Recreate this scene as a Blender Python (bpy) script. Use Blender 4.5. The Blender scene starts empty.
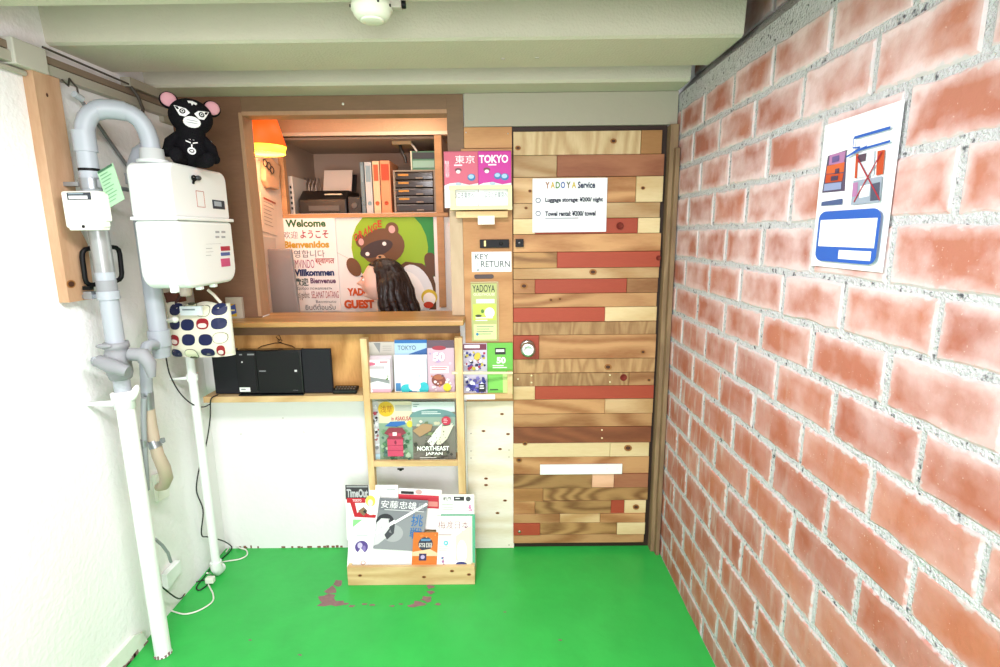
import bpy, bmesh, math, random
from mathutils import Vector, Matrix
random.seed(7)
SC = bpy.context.scene
COL = SC.collection

# ---------------------------------------------------------------- camera, world, lights, exposure
F_PX, PITCH, YAW, ROLL = 520.175, 0.1901527, -0.003913, -0.0106504
EYE = Vector((0.0, -2.33044, 1.5210))
cy, sy, cp, sp = math.cos(YAW), math.sin(YAW), math.cos(PITCH), math.sin(PITCH)
_f = Vector((sy*cp, cy*cp, -sp)); _r = Vector((cy, -sy, 0)); _u = _r.cross(_f)
_R = math.cos(ROLL)*_r + math.sin(ROLL)*_u
_U = -math.sin(ROLL)*_r + math.cos(ROLL)*_u
cam_d = bpy.data.cameras.new('camera'); cam = bpy.data.objects.new('camera', cam_d); COL.objects.link(cam)
cam_d.sensor_width = 36; cam_d.lens = F_PX/1000*36; cam_d.clip_start = 0.02
cam.matrix_world = Matrix(((_R.x, _U.x, -_f.x, EYE.x), (_R.y, _U.y, -_f.y, EYE.y), (_R.z, _U.z, -_f.z, EYE.z), (0, 0, 0, 1)))
SC.camera = cam

SC.view_settings.view_transform = 'Standard'; SC.view_settings.look = 'None'
SC.view_settings.gamma = 1; SC.view_settings.use_curve_mapping = False
SC.view_settings.exposure = 0.35

w = bpy.data.worlds.new('world'); SC.world = w; w.use_nodes = True
w.node_tree.nodes['Background'].inputs[0].default_value = (0.92, 0.93, 1.0, 1)
w.node_tree.nodes['Background'].inputs[1].default_value = 0.75

def area(name, loc, target, sx, sy_, power, color):
    d = bpy.data.lights.new(name, 'AREA'); d.shape = 'RECTANGLE'; d.size = sx; d.size_y = sy_; d.energy = power; d.color = color
    o = bpy.data.objects.new(name, d); COL.objects.link(o); o.location = loc
    o.rotation_euler = (Vector(target)-Vector(loc)).to_track_quat('-Z', 'Y').to_euler(); return o
area('ceiling_tube_light', (-0.35, -1.45, 2.04), (-0.45, -1.25, 0), 0.9, 0.12, 31, (0.97, 0.96, 1.0))
area('front_fill_light', (0.25, -3.5, 1.10), (-0.55, 0, 0.75), 1.4, 1.5, 62, (0.94, 0.94, 1.0))  # added soft fill behind the camera, aimed to brighten the left wall
area('office_fill_light', (-0.55, 0.38, 2.18), (-0.6, 0.5, 0), 0.5, 0.15, 3.4, (1.0, 0.82, 0.68))  # added warm fill for the office, stands for no known lamp

# ---------------------------------------------------------------- photo measuring helpers (points on real planes)
def ray(px, py): return _f + _R*((px-500)/F_PX) - _U*((py-333.5)/F_PX)
def W(px, py, y=0.0):
    r = ray(px, py); return EYE + r*((y-EYE.y)/r.y)
def S(px, py, x):
    r = ray(px, py); return EYE + r*((x-EYE.x)/r.x)
def FL(px, py, z=0.0):
    r = ray(px, py); return EYE + r*((z-EYE.z)/r.z)
def H(px, py, p0, n):
    r = ray(px, py); return EYE + r*((Vector(p0)-EYE).dot(n)/r.dot(n))

# ---------------------------------------------------------------- materials
def lin(c):
    if isinstance(c, str):
        c = c.lstrip('#'); c = [int(c[i:i+2], 16)/255 for i in (0, 2, 4)]
    return tuple((x/12.92 if x <= 0.04045 else ((x+0.055)/1.055)**2.4) for x in c) + (1,)
MATS = {}
def mat(name, col, rough=0.6, metal=0.0, bump=0.0, bscale=60, emit=None, es=1.0, vary=0.0, vscale=8, spec=0.4, trans=0.0):
    if name in MATS: return MATS[name]
    m = bpy.data.materials.new(name); m.use_nodes = True; nt = m.node_tree; N = nt.nodes; L = nt.links
    b = N['Principled BSDF']; c = lin(col)
    b.inputs['Base Color'].default_value = c; b.inputs['Roughness'].default_value = rough; b.inputs['Metallic'].default_value = metal
    b.inputs['Specular IOR Level'].default_value = spec
    if trans: b.inputs['Transmission Weight'].default_value = trans
    if emit: b.inputs['Emission Color'].default_value = lin(emit); b.inputs['Emission Strength'].default_value = es
    tc = N.new('ShaderNodeTexCoord')
    n = N.new('ShaderNodeTexNoise'); n.inputs['Scale'].default_value = vscale; n.inputs['Detail'].default_value = 4
    L.new(tc.outputs['Object'], n.inputs['Vector'])
    if vary:
        mx = N.new('ShaderNodeMix'); mx.data_type = 'RGBA'
        k = 1-vary
        mx.inputs[6].default_value = (c[0]*k, c[1]*k, c[2]*k, 1); mx.inputs[7].default_value = tuple(min(1, x*(1+vary*.5)) for x in c[:3])+(1,)
        L.new(n.outputs['Fac'], mx.inputs[0]); L.new(mx.outputs[2], b.inputs['Base Color'])
    if bump:
        n2 = N.new('ShaderNodeTexNoise'); n2.inputs['Scale'].default_value = bscale; n2.inputs['Detail'].default_value = 3
        L.new(tc.outputs['Object'], n2.inputs['Vector'])
        bp = N.new('ShaderNodeBump'); bp.inputs['Strength'].default_value = bump; bp.inputs['Distance'].default_value = 0.01
        L.new(n2.outputs['Fac'], bp.inputs['Height']); L.new(bp.outputs['Normal'], b.inputs['Normal'])
    MATS[name] = m; return m

def wood(name, c1, c2, axis='X', ring=7.0, rough=0.55, contrast=1.0, vary=0.25, dist=6.0):
    """procedural plank wood: wavy growth rings stretched along the grain axis, offset per piece by the rnd attribute"""
    if name in MATS: return MATS[name]
    m = bpy.data.materials.new(name); m.use_nodes = True; nt = m.node_tree; N = nt.nodes; L = nt.links
    b = N['Principled BSDF']; b.inputs['Roughness'].default_value = rough; b.inputs['Specular IOR Level'].default_value = 0.3
    tc = N.new('ShaderNodeTexCoord'); at = N.new('ShaderNodeAttribute'); at.attribute_name = 'rnd'
    ml = N.new('ShaderNodeVectorMath'); ml.operation = 'MULTIPLY_ADD'
    cb = N.new('ShaderNodeCombineXYZ')
    for i in range(3):
        mu = N.new('ShaderNodeMath'); mu.operation = 'MULTIPLY'; mu.inputs[1].default_value = (13.1, 7.7, 5.3)[i]
        L.new(at.outputs['Fac'], mu.inputs[0]); L.new(mu.outputs[0], cb.inputs[i])
    s = {'X': (0.22, 1, 1), 'Z': (1, 1, 0.22), 'Y': (1, 0.22, 1)}[axis]
    L.new(tc.outputs['Object'], ml.inputs[0]); ml.inputs[1].default_value = s; L.new(cb.outputs[0], ml.inputs[2])
    n1 = N.new('ShaderNodeTexNoise'); n1.inputs['Scale'].default_value = ring; n1.inputs['Detail'].default_value = 1.5
    L.new(ml.outputs[0], n1.inputs['Vector'])
    mu = N.new('ShaderNodeMath'); mu.operation = 'MULTIPLY'; mu.inputs[1].default_value = dist*8
    L.new(n1.outputs['Fac'], mu.inputs[0])
    si = N.new('ShaderNodeMath'); si.operation = 'SINE'; L.new(mu.outputs[0], si.inputs[0])
    n2 = N.new('ShaderNodeTexNoise'); n2.inputs['Scale'].default_value = 120; n2.inputs['Detail'].default_value = 3
    L.new(ml.outputs[0], n2.inputs['Vector'])
    ad = N.new('ShaderNodeMath'); ad.operation = 'MULTIPLY_ADD'; ad.inputs[1].default_value = 0.28*contrast; ad.inputs[2].default_value = 0.12
    L.new(si.outputs[0], ad.inputs[0])
    ad2 = N.new('ShaderNodeMath'); ad2.operation = 'MULTIPLY_ADD'; ad2.inputs[1].default_value = 0.5
    L.new(n2.outputs['Fac'], ad2.inputs[0]); L.new(ad.outputs[0], ad2.inputs[2]); ad2.use_clamp = True
    mx = N.new('ShaderNodeMix'); mx.data_type = 'RGBA'; mx.inputs[6].default_value = lin(c1); mx.inputs[7].default_value = lin(c2)
    L.new(ad2.outputs[0], mx.inputs[0])
    hs = N.new('ShaderNodeHueSaturation'); L.new(mx.outputs[2], hs.inputs['Color'])
    mr = N.new('ShaderNodeMapRange'); mr.inputs[3].default_value = 1-vary; mr.inputs[4].default_value = 1+vary*.6
    fr = N.new('ShaderNodeMath'); fr.operation = 'FRACT'; m7 = N.new('ShaderNodeMath'); m7.operation = 'MULTIPLY'; m7.inputs[1].default_value = 7.31
    L.new(at.outputs['Fac'], m7.inputs[0]); L.new(m7.outputs[0], fr.inputs[0]); L.new(fr.outputs[0], mr.inputs[0]); L.new(mr.outputs[0], hs.inputs['Value'])
    L.new(hs.outputs[0], b.inputs['Base Color'])
    bp = N.new('ShaderNodeBump'); bp.inputs['Strength'].default_value = 0.15; bp.inputs['Distance'].default_value = 0.002
    L.new(n2.outputs['Fac'], bp.inputs['Height']); L.new(bp.outputs['Normal'], b.inputs['Normal'])
    MATS[name] = m; return m

def flat(col):
    c = [int(col.lstrip('#')[i:i+2], 16) for i in (0, 2, 4)]; k = .87+.13*min(c)/255      # printing inks are a little duller than bare paper
    return mat('ink_'+col.lstrip('#'), '%02x%02x%02x' % tuple(round(q*k) for q in c), rough=0.5, spec=0.3)

# ---------------------------------------------------------------- mesh builder
class MB:
    def __init__(s): s.v = []; s.f = []; s.m = []; s.mi = []; s.r = []; s.sm = []; s.uv = {}
    def _mi(s, m):
        if m not in s.m: s.m.append(m)
        return s.m.index(m)
    def add(s, vs, fs, m, smooth=False, rnd=None):
        k = len(s.v); s.v += [Vector(p) for p in vs]; i = s._mi(m); rnd = random.random() if rnd is None else rnd
        for f in fs: s.f.append([k+a for a in f]); s.mi.append(i); s.r.append(rnd); s.sm.append(smooth)
        return s
    def obox(s, o, u, v, w_, m, rnd=None):
        o, u, v, w_ = map(Vector, (o, u, v, w_))
        if u.cross(v).dot(w_) < 0: u, v = v, u
        p = [o, o+u, o+u+v, o+v, o+w_, o+u+w_, o+u+v+w_, o+v+w_]
        return s.add(p, [(3, 2, 1, 0), (4, 5, 6, 7), (0, 1, 5, 4), (1, 2, 6, 5), (2, 3, 7, 6), (3, 0, 4, 7)], m, rnd=rnd)
    def box(s, x0, x1, y0, y1, z0, z1, m, rnd=None):
        return s.obox((x0, y0, z0), (x1-x0, 0, 0), (0, y1-y0, 0), (0, 0, z1-z0), m, rnd)
    def prism(s, pts, vec, m, rnd=None, smooth=False):
        pts = [Vector(p) for p in pts]; n = len(pts); vec = Vector(vec)
        nn = Vector((0, 0, 0))
        for i in range(n): nn += pts[i].cross(pts[(i+1) % n])
        if nn.dot(vec) < 0: pts = pts[::-1]
        s.add(pts+[p+vec for p in pts], [list(range(n))[::-1], list(range(n, 2*n))]+[(i, (i+1) % n, n+(i+1) % n, n+i) for i in range(n)], m, rnd=rnd, smooth=smooth)
        return s
    def tube(s, pts, r, m, n=12, caps=True, closed=False):
        pts = [Vector(p) for p in pts]; K = len(pts); rr = r if isinstance(r, (list, tuple)) else [r]*K
        T = []
        for i in range(K):
            a = pts[(i-1) % K] if (closed or i > 0) else pts[i]; b = pts[(i+1) % K] if (closed or i < K-1) else pts[i]
            t = (b-a); T.append(t.normalized() if t.length > 1e-9 else Vector((0, 0, 1)))
        t0 = T[0]; ref = Vector((0, 0, 1)) if abs(t0.z) < .9 else Vector((1, 0, 0)); nrm = (ref - t0*ref.dot(t0)).normalized()
        vs = []
        for i in range(K):
            nrm = (nrm - T[i]*nrm.dot(T[i])).normalized(); bi = T[i].cross(nrm)
            for k in range(n):
                a = 2*math.pi*k/n; vs.append(pts[i]+(nrm*math.cos(a)+bi*math.sin(a))*rr[i])
        fs = []
        for i in range(K if closed else K-1):
            j = (i+1) % K
            for k in range(n): fs.append((i*n+k, i*n+(k+1) % n, j*n+(k+1) % n, j*n+k))
        s.add(vs, fs, m, smooth=True)
        if caps and not closed:
            s.add(vs[:n], [list(range(n))[::-1]], m); s.add(vs[-n:], [list(range(n))], m)
        return s
    def cyl(s, a, b, r, m, n=20): return s.tube([a, b], r, m, n)
    def lathe(s, c, axis, prof, m, n=24, smooth=True):
        c = Vector(c); axis = Vector(axis).normalized(); ref = Vector((1, 0, 0)) if abs(axis.x) < .9 else Vector((0, 0, 1))
        a = (ref-axis*ref.dot(axis)).normalized(); b = axis.cross(a); vs = []
        for r, h in prof:
            for k in range(n):
                t = 2*math.pi*k/n; vs.append(c+axis*h+(a*math.cos(t)+b*math.sin(t))*r)
        fs = [(i*n+k, i*n+(k+1) % n, (i+1)*n+(k+1) % n, (i+1)*n+k) for i in range(len(prof)-1) for k in range(n)]
        s.add(vs, fs, m, smooth=smooth); return s
    def ell(s, c, rad, m, rot=None, nu=20, nv=12, fn=None):
        c = Vector(c); vs = []; fs = []
        for i in range(nv+1):
            ph = math.pi*i/nv
            for k in range(nu):
                t = 2*math.pi*k/nu; p = Vector((math.sin(ph)*math.cos(t), math.sin(ph)*math.sin(t), math.cos(ph)))
                q = Vector((p.x*rad[0], p.y*rad[1], p.z*rad[2]))
                if fn: q = fn(p, q)
                if rot: q = rot @ q
                vs.append(c+q)
        for i in range(nv):
            for k in range(nu): fs.append((i*nu+k, (i+1)*nu+k, (i+1)*nu+(k+1) % nu, i*nu+(k+1) % nu))
        s.add(vs, fs, m, smooth=True); return s
    def build(s, name, parent=None, bevel=0.0, seg=2, subsurf=0):
        me = bpy.data.meshes.new(name); off = parent.matrix_world.translation.copy() if parent else None
        if parent:
            off = Vector((0, 0, 0)); q = parent
            while q: off += q.location; q = q.parent
        else:
            xs = [p.x for p in s.v]; ys = [p.y for p in s.v]; zs = [p.z for p in s.v]
            off = Vector(((min(xs)+max(xs))/2, (min(ys)+max(ys))/2, min(zs)))
        me.from_pydata([p-off for p in s.v], [], s.f)
        for m in s.m: me.materials.append(m)
        me.polygons.foreach_set('material_index', s.mi); me.polygons.foreach_set('use_smooth', s.sm)
        a = me.attributes.new('rnd', 'FLOAT', 'FACE'); a.data.foreach_set('value', s.r)
        if s.uv:
            u = me.uv_layers.new(name='UVMap')
            for pi, uvs in s.uv.items():
                for li, q in zip(me.polygons[pi].loop_indices, uvs): u.data[li].uv = q
        me.update()
        o = bpy.data.objects.new(name, me); COL.objects.link(o)
        if parent: o.parent = parent
        else: o.location = off
        if bevel:
            b = o.modifiers.new('bevel', 'BEVEL'); b.width = bevel; b.segments = seg; b.limit_method = 'ANGLE'; b.angle_limit = math.radians(40)
        if subsurf:
            b = o.modifiers.new('sub', 'SUBSURF'); b.levels = subsurf; b.render_levels = subsurf
        return o

def tag(o, label=None, cat=None, group=None, kind=None):
    if label: o['label'] = label
    if cat: o['category'] = cat
    if group: o['group'] = group
    if kind: o['kind'] = kind
    return o
def thing(name, loc, label, cat, group=None):
    o = bpy.data.objects.new(name, None); COL.objects.link(o); o.location = loc; o.empty_display_size = 0.05
    return tag(o, label, cat, group)
def struct(mb, name, **k): return tag(mb.build(name, **k), kind='structure')

# ---------------------------------------------------------------- lettering
_TX = {}
def text_geo(body, bold=0.0):
    key = (body, bold)
    if key not in _TX:
        cu = bpy.data.curves.new('t', 'FONT'); cu.body = body; cu.size = 1; cu.offset = bold; cu.resolution_u = 3
        ob = bpy.data.objects.new('t', cu); COL.objects.link(ob)
        dg = bpy.context.evaluated_depsgraph_get(); dg.update()
        me = bpy.data.meshes.new_from_object(ob.evaluated_get(dg))
        vs = [(p.co.x, p.co.y) for p in me.vertices]; fs = [list(p.vertices) for p in me.polygons]
        COL.objects.unlink(ob); bpy.data.objects.remove(ob); bpy.data.curves.remove(cu); bpy.data.meshes.remove(me)
        _TX[key] = (vs, fs)
    return _TX[key]

class Sheet:
    """a printed sheet (or cover) with real thickness; prints are laid on its front in the photo's own measures"""
    def __init__(s, BL, BR, TL, th=0.002, m='#f4f4f2', px=None, mb=None, base=True):
        s.o = Vector(BL); s.u = Vector(BR)-s.o; s.v = Vector(TL)-s.o
        s.n = s.u.cross(s.v).normalized(); s.mb = mb or MB(); s.k = 1; s.th = th
        s.px = px
        mm = flat(m) if isinstance(m, str) else m
        if base: s.mb.obox(s.o - s.n*th, s.u, s.v, s.n*th, mm)
    def uv(s, x, y):
        if s.px: x0, y0, x1, y1 = s.px; return (x-x0)/(x1-x0), 1-(y-y0)/(y1-y0)
        return x, y
    def pt(s, x, y, k=None):
        a, b = s.uv(x, y); return s.o+s.u*a+s.v*b+s.n*(0.00025*(s.k if k is None else k))
    def poly(s, pts, m):
        if getattr(s, 'clip', None): c_ = s.clip; pts = [(min(max(a, c_[0]), c_[2]), min(max(b, c_[1]), c_[3])) for a, b in pts]
        P = [s.pt(*p) for p in pts]; nn = Vector((0, 0, 0))
        for i in range(len(P)): nn += (P[i]-s.o).cross(P[(i+1) % len(P)]-s.o)
        if nn.dot(s.n) < 0: P = P[::-1]
        s.mb.add(P, [list(range(len(P)))], flat(m) if isinstance(m, str) else m); s.k += 1; return s
    def r(s, x0, y0, x1, y1, m): return s.poly([(x0, y0), (x1, y0), (x1, y1), (x0, y1)], m)
    def e(s, cx, cy_, rx, ry, m, rot=0.0, n=22, a0=0, a1=360):
        c, d = math.cos(math.radians(rot)), math.sin(math.radians(rot)); P = []
        for i in range(n):
            t = math.radians(a0+(a1-a0)*i/(n if a1-a0 == 360 else n-1)); a, b = rx*math.cos(t), ry*math.sin(t); P.append((cx+a*c-b*d, cy_+a*d+b*c))
        return s.poly(P, m)
    def ring(s, cx, cy_, r0, r1, m, n=20):
        for i in range(n):
            a, b = 2*math.pi*i/n, 2*math.pi*(i+1)/n
            P = [s.pt(cx+r*math.cos(t), cy_+r*math.sin(t)) for r, t in ((r0, a), (r1, a), (r1, b), (r0, b))]
            if (P[1]-P[0]).cross(P[2]-P[1]).dot(s.n) < 0: P = P[::-1]
            s.mb.add(P, [(0, 1, 2, 3)], flat(m))
        s.k += 1; return s
    def line(s, x0, y0, x1, y1, wd, m):
        dx, dy = x1-x0, y1-y0; L = math.hypot(dx, dy) or 1; a, b = -dy/L*wd/2, dx/L*wd/2
        return s.poly([(x0+a, y0+b), (x1+a, y1+b), (x1-a, y1-b), (x0-a, y0-b)], m)
    def t(s, body, x0, y0, x1, y1, m, bold=0.0, slant=0.0):
        """lettering fitted to the box x0,y0 (top left) .. x1,y1 (bottom right); slant = rise over run"""
        vs, fs = text_geo(body, bold)
        if not vs: return s
        ax, bx = min(v[0] for v in vs), max(v[0] for v in vs); ay, by = min(v[1] for v in vs), max(v[1] for v in vs)
        P = []
        for a, b in vs:
            tx = (a-ax)/(bx-ax or 1); ty = (b-ay)/(by-ay or 1)
            P.append(s.pt(x0+tx*(x1-x0), y1+ty*(y0-y1)-slant*tx*(x1-x0)))
        mm = flat(m) if isinstance(m, str) else m
        if fs:
            f = fs[0]; q = (P[f[1]]-P[f[0]]).cross(P[f[2]]-P[f[1]])
            if q.dot(s.n) < 0: fs = [g[::-1] for g in fs]
        s.mb.add(P, fs, mm); s.k += 1; return s
    def blobs(s, x0, y0, x1, y1, cols, n, rad):
        rg = random.Random(int(x0*31+y0*17))
        for _ in range(n):
            c = rg.choice(cols); R_ = rg.uniform(.4, 1)*rad; cx = rg.uniform(x0+R_, x1-R_); cy_ = rg.uniform(y0+R_, y1-R_); nn = rg.choice((5, 6, 8))
            a0 = rg.random()*6; s.poly([(cx+R_*rg.uniform(.6, 1)*math.cos(a0+6.283*i/nn), cy_+R_*rg.uniform(.5, 1)*math.sin(a0+6.283*i/nn)) for i in range(nn)], c)
        return s
    def lines(s, x0, y0, x1, y1, n, m, fill=.45):
        rg = random.Random(int(x0*13+y0*7)); h_ = (y1-y0)/n
        for i in range(n): s.r(x0, y0+i*h_, x0+(x1-x0)*rg.uniform(.6, 1), y0+i*h_+h_*fill, m)
        return s
    def put(s, name, label=None, cat=None, group=None, parent=None):
        o = s.mb.build(name, parent=parent)
        return tag(o, label, cat, group) if not parent else (tag(o, label) if label else o)
def wsheet(px, y=0.0, th=0.002, m='#f4f4f2', yt=None, mb=None):
    """sheet facing the room; px = its box in the photo, y = its depth (yt = depth of its top edge when it leans)"""
    x0, y0, x1, y1 = px; yt = y if yt is None else yt
    BL, BR, TL = W(x0, y1, y), W(x1, y1, y), W(x0, y0, yt)
    BR.z = BL.z; TL.x = BL.x
    return Sheet(BL, BR, TL, th, m, px, mb)

# ================================================================= SETTING
LX, RX = -1.38, 0.745           # side walls
YB = -3.6                       # open entrance end behind the camera
M_white = mat('wall_white_plaster', '#ecebea', rough=0.75, bump=0.28, bscale=60)
M_wback = mat('wall_white_paint', '#edebea', rough=0.65, bump=0.15, bscale=30, vary=0.03)
M_ceil = mat('ceiling_sage_paint', '#c3bfaa', rough=0.8, bump=0.3, bscale=130, vary=0.08, vscale=5)
M_trim = mat('trim_sage_paint', '#a19c89', rough=0.6, bump=0.1, bscale=40)

def floor_mat():
    m = mat('floor_green_paint', '#31b34c', rough=0.35, bump=0.10, bscale=25, vary=0.22, vscale=9, spec=0.4)
    return m
mb = MB(); mb.box(-1.6, 0.95, YB, 0.02, -0.06, 0.0, floor_mat())
wear = mat('floor_worn_concrete', '#8d6d6c', rough=0.8, vary=0.3, vscale=60)
rg = random.Random(3)
def ragged(px, py, rx, ry, m, n=9, plane=None):
    P = []
    for i in range(n):
        a = 2*math.pi*i/n; k = rg.uniform(.45, 1.1)
        P.append(FL(px+rx*k*math.cos(a), py+ry*k*math.sin(a), 0.0004+len(mb.f)*.00003))
    c = sum(P, Vector())/n
    if (P[1]-P[0]).cross(P[2]-P[1]).z < 0: P = P[::-1]
    mb.add(P, [list(range(n))], m)
for px, py, rx, ry in [(331, 590, 7, 4), (327, 598, 9, 4), (333, 603, 11, 3), (338, 583, 4, 3), (324, 605, 6, 2), (345, 604, 4, 1), (352, 606, 3, 1), (419, 604, 8, 3), (426, 599, 6, 3), (430, 592, 4, 2),
                       (431, 587, 4, 2), (412, 606, 4, 1.4), (438, 604, 4, 1.2), (372, 605, 3, 1), (365, 604, 4, .8), (392, 606, 3, .8), (401, 604, 3, .7), (250, 640, 2, .6), (505, 612, 1.6, .6), (560, 640, 2, .8), (300, 655, 2.5, .7)]:
    ragged(px, py, rx*1.25, ry*1.25, wear)
struct(mb, 'floor')

# ceiling: folded concrete with beams running across the room
mb = MB()
ZS, ZR = 2.10, 2.34
prof = [(0.04, ZS-.005), (-0.155, ZS-.006), (-0.165, ZS+.004), (-0.175, ZR), (-0.315, ZR), (-0.325, ZS+.005), (-0.335, ZS), (-0.600, ZS), (-0.612, ZS+.006), (-0.630, ZR), (-0.855, ZR), (-0.87, ZS+.01), (-0.88, ZS), (-1.30, ZS), (-1.32, ZR), (-1.6, ZR), (-1.62, ZS), (-2.1, ZS), (-2.12, ZR), (YB, ZR)]
top = [(YB, 2.5), (0.04, 2.5)]
mb.prism([(-1.5, a, b) for a, b in prof+top], (2.24, 0, 0), M_ceil)
struct(mb, 'ceiling')
mb = MB(); mb.box(0.74, 0.95, YB, 0.02, 2.30, 2.5, M_ceil); struct(mb, 'ceiling')

# left wall
mb = MB(); mb.box(LX-0.12, LX, YB, 0.03, 0, 2.5, M_white)
struct(mb, 'wall_left')
# baseboard: painted strip with chipped lower edge
mb = MB(); M_base = mat('baseboard_paint', '#dde3d6', rough=0.6, bump=0.3, bscale=30)
mb.prism([(LX, y_, z_) for y_, z_ in ((-1.6, 0), (-0.60, 0), (-0.62, .055), (-0.66, .078), (-1.6, .085))], (0.014, 0, 0), M_base)
for i in range(16):
    y_ = -0.62-rg.random()*.35; mb.box(LX+.014, LX+.0150, y_, y_+rg.uniform(.008, .03), 0.0, rg.uniform(.006, .018), wear)
struct(mb, 'baseboard_left')

# back wall (with the office hatch cut in it)
OX0, OX1, OZ0, OZ1 = -1.084, -0.223, 1.165, 2.030
mb = MB()
mb.box(LX, OX0, 0, 0.07, 0, 2.5, M_wback); mb.box(OX1, 0.90, 0, 0.07, 0, 2.5, M_wback)
mb.box(OX0, OX1, 0, 0.07, 0, OZ0-.02, M_wback); mb.box(OX0, OX1, 0, 0.07, OZ1, 2.5, M_wback)
chip = mat('chipped_red_primer', '#8a5a4c', rough=0.9, vary=0.4, vscale=90)
for px in list(range(240, 258, 4))+list(range(292, 345, 5))+[280]:
    q = W(px+rg.uniform(-2, 2), 547, 0); ww = rg.uniform(.006, .02); mb.box(q.x, q.x+ww, -0.0012, 0.0, 0.001, rg.uniform(.006, .016), chip)
for px, py in ((241, 434), (304, 432), (283, 418)): q = W(px, py, 0); mb.box(q.x-.0025, q.x+.0025, -.001, 0, q.z-.0015, q.z+.0015, wear)
struct(mb, 'wall_back')

# brick wall: real bricks at the photo's courses, recessed mortar bed
def brick_mat():
    m = bpy.data.materials.new('red_brick'); m.use_nodes = True; nt = m.node_tree; N = nt.nodes; L = nt.links
    b = N['Principled BSDF']; b.inputs['Roughness'].default_value = 0.75; b.inputs['Specular IOR Level'].default_value = 0.25
    tc = N.new('ShaderNodeTexCoord'); at = N.new('ShaderNodeAttribute'); at.attribute_name = 'rnd'; uv = N.new('ShaderNodeUVMap'); uv.uv_map = 'UVMap'
    def math_(op, a, b_=None, c=None, clamp=False):
        n = N.new('ShaderNodeMath'); n.operation = op; n.use_clamp = clamp
        for i, q in enumerate((a, b_, c)):
            if q is None: continue
            if isinstance(q, (int, float)): n.inputs[i].default_value = q
            else: L.new(q, n.inputs[i])
        return n.outputs[0]
    def noise(scale, detail=3, st=(1, 1, 1)):
        mp = N.new('ShaderNodeMapping'); mp.inputs['Scale'].default_value = st; L.new(tc.outputs['Object'], mp.inputs[0])
        n = N.new('ShaderNodeTexNoise'); n.inputs['Scale'].default_value = scale; n.inputs['Detail'].default_value = detail
        L.new(mp.outputs[0], n.inputs['Vector']); return n.outputs['Fac']
    def mix(f, a, b_):
        n = N.new('ShaderNodeMix'); n.data_type = 'RGBA'; L.new(f, n.inputs[0])
        for i, q in ((6, a), (7, b_)):
            if isinstance(q, tuple): n.inputs[i].default_value = q
            else: L.new(q, n.inputs[i])
        return n.outputs[2]
    sx = N.new('ShaderNodeSeparateXYZ'); L.new(uv.outputs[0], sx.inputs[0])
    ps = N.new('ShaderNodeSeparateXYZ'); L.new(tc.outputs['Object'], ps.inputs[0])
    eu = math_('MULTIPLY', math_('MINIMUM', sx.outputs[0], math_('SUBTRACT', 1, sx.outputs[0])), .235)
    ev = math_('MULTIPLY', math_('MINIMUM', sx.outputs[1], math_('SUBTRACT', 1, sx.outputs[1])), .108)
    ed = math_('MINIMUM', eu, ev)                                   # metres from the brick's edge
    ed = math_('MULTIPLY_ADD', noise(30, 4), .030, math_('SUBTRACT', ed, .015))
    edge = math_('SUBTRACT', 1, math_('MULTIPLY', ed, 38), clamp=True)
    smear = math_('SUBTRACT', 1.0, math_('MULTIPLY', math_('MULTIPLY_ADD', noise(55, 5), .030, math_('SUBTRACT', math_('MINIMUM', eu, ev), .0165)), 190), clamp=True)
    base = mix(math_('FRACT', math_('MULTIPLY', at.outputs['Fac'], 9.7)), lin('#96503a'), lin('#b26c4e'))
    base = mix(math_('MULTIPLY_ADD', noise(11, 6), 2.2, -.7, clamp=True), base, lin('#a3583f'))
    # lime bloom along edges; upper courses paler, light and haze painted into the colour
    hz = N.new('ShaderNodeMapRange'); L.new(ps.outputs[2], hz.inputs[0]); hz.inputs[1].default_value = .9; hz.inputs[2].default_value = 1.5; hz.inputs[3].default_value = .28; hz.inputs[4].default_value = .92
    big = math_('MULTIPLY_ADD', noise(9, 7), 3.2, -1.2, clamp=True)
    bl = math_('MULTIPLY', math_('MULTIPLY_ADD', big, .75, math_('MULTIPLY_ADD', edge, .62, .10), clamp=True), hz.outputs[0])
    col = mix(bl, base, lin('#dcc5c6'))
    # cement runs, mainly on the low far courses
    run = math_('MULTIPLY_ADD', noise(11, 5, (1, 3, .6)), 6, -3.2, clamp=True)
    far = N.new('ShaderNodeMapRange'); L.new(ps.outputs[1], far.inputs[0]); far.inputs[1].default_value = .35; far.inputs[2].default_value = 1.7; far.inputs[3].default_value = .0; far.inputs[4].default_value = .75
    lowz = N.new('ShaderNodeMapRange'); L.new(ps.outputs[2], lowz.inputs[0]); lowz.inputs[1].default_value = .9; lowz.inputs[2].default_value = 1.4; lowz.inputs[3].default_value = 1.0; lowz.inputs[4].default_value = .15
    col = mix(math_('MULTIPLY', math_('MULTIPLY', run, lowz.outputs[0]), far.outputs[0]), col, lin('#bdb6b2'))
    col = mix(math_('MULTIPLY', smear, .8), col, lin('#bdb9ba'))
    sp_ = math_('MULTIPLY_ADD', noise(160, 2), 12, -8.3, clamp=True)
    col = mix(math_('MULTIPLY', sp_, .4), col, lin('#e0cfc4'))
    L.new(col, b.inputs['Base Color'])
    bp = N.new('ShaderNodeBump'); bp.inputs['Strength'].default_value = 0.5; bp.inputs['Distance'].default_value = 0.003
    L.new(noise(70, 6), bp.inputs['Height']); L.new(bp.outputs['Normal'], b.inputs['Normal'])
    return m
M_brick = brick_mat()
M_mortar = mat('grey_mortar', '#cbcacd', rough=0.95, bump=1.0, bscale=150, vary=0.30, vscale=60, spec=0.1)
_nt = M_mortar.node_tree; _n = _nt.nodes.new('ShaderNodeTexNoise'); _n.inputs['Scale'].default_value = 75; _n.inputs['Detail'].default_value = 5
_tc = _nt.nodes.new('ShaderNodeTexCoord'); _nt.links.new(_tc.outputs['Object'], _n.inputs['Vector'])
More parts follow.
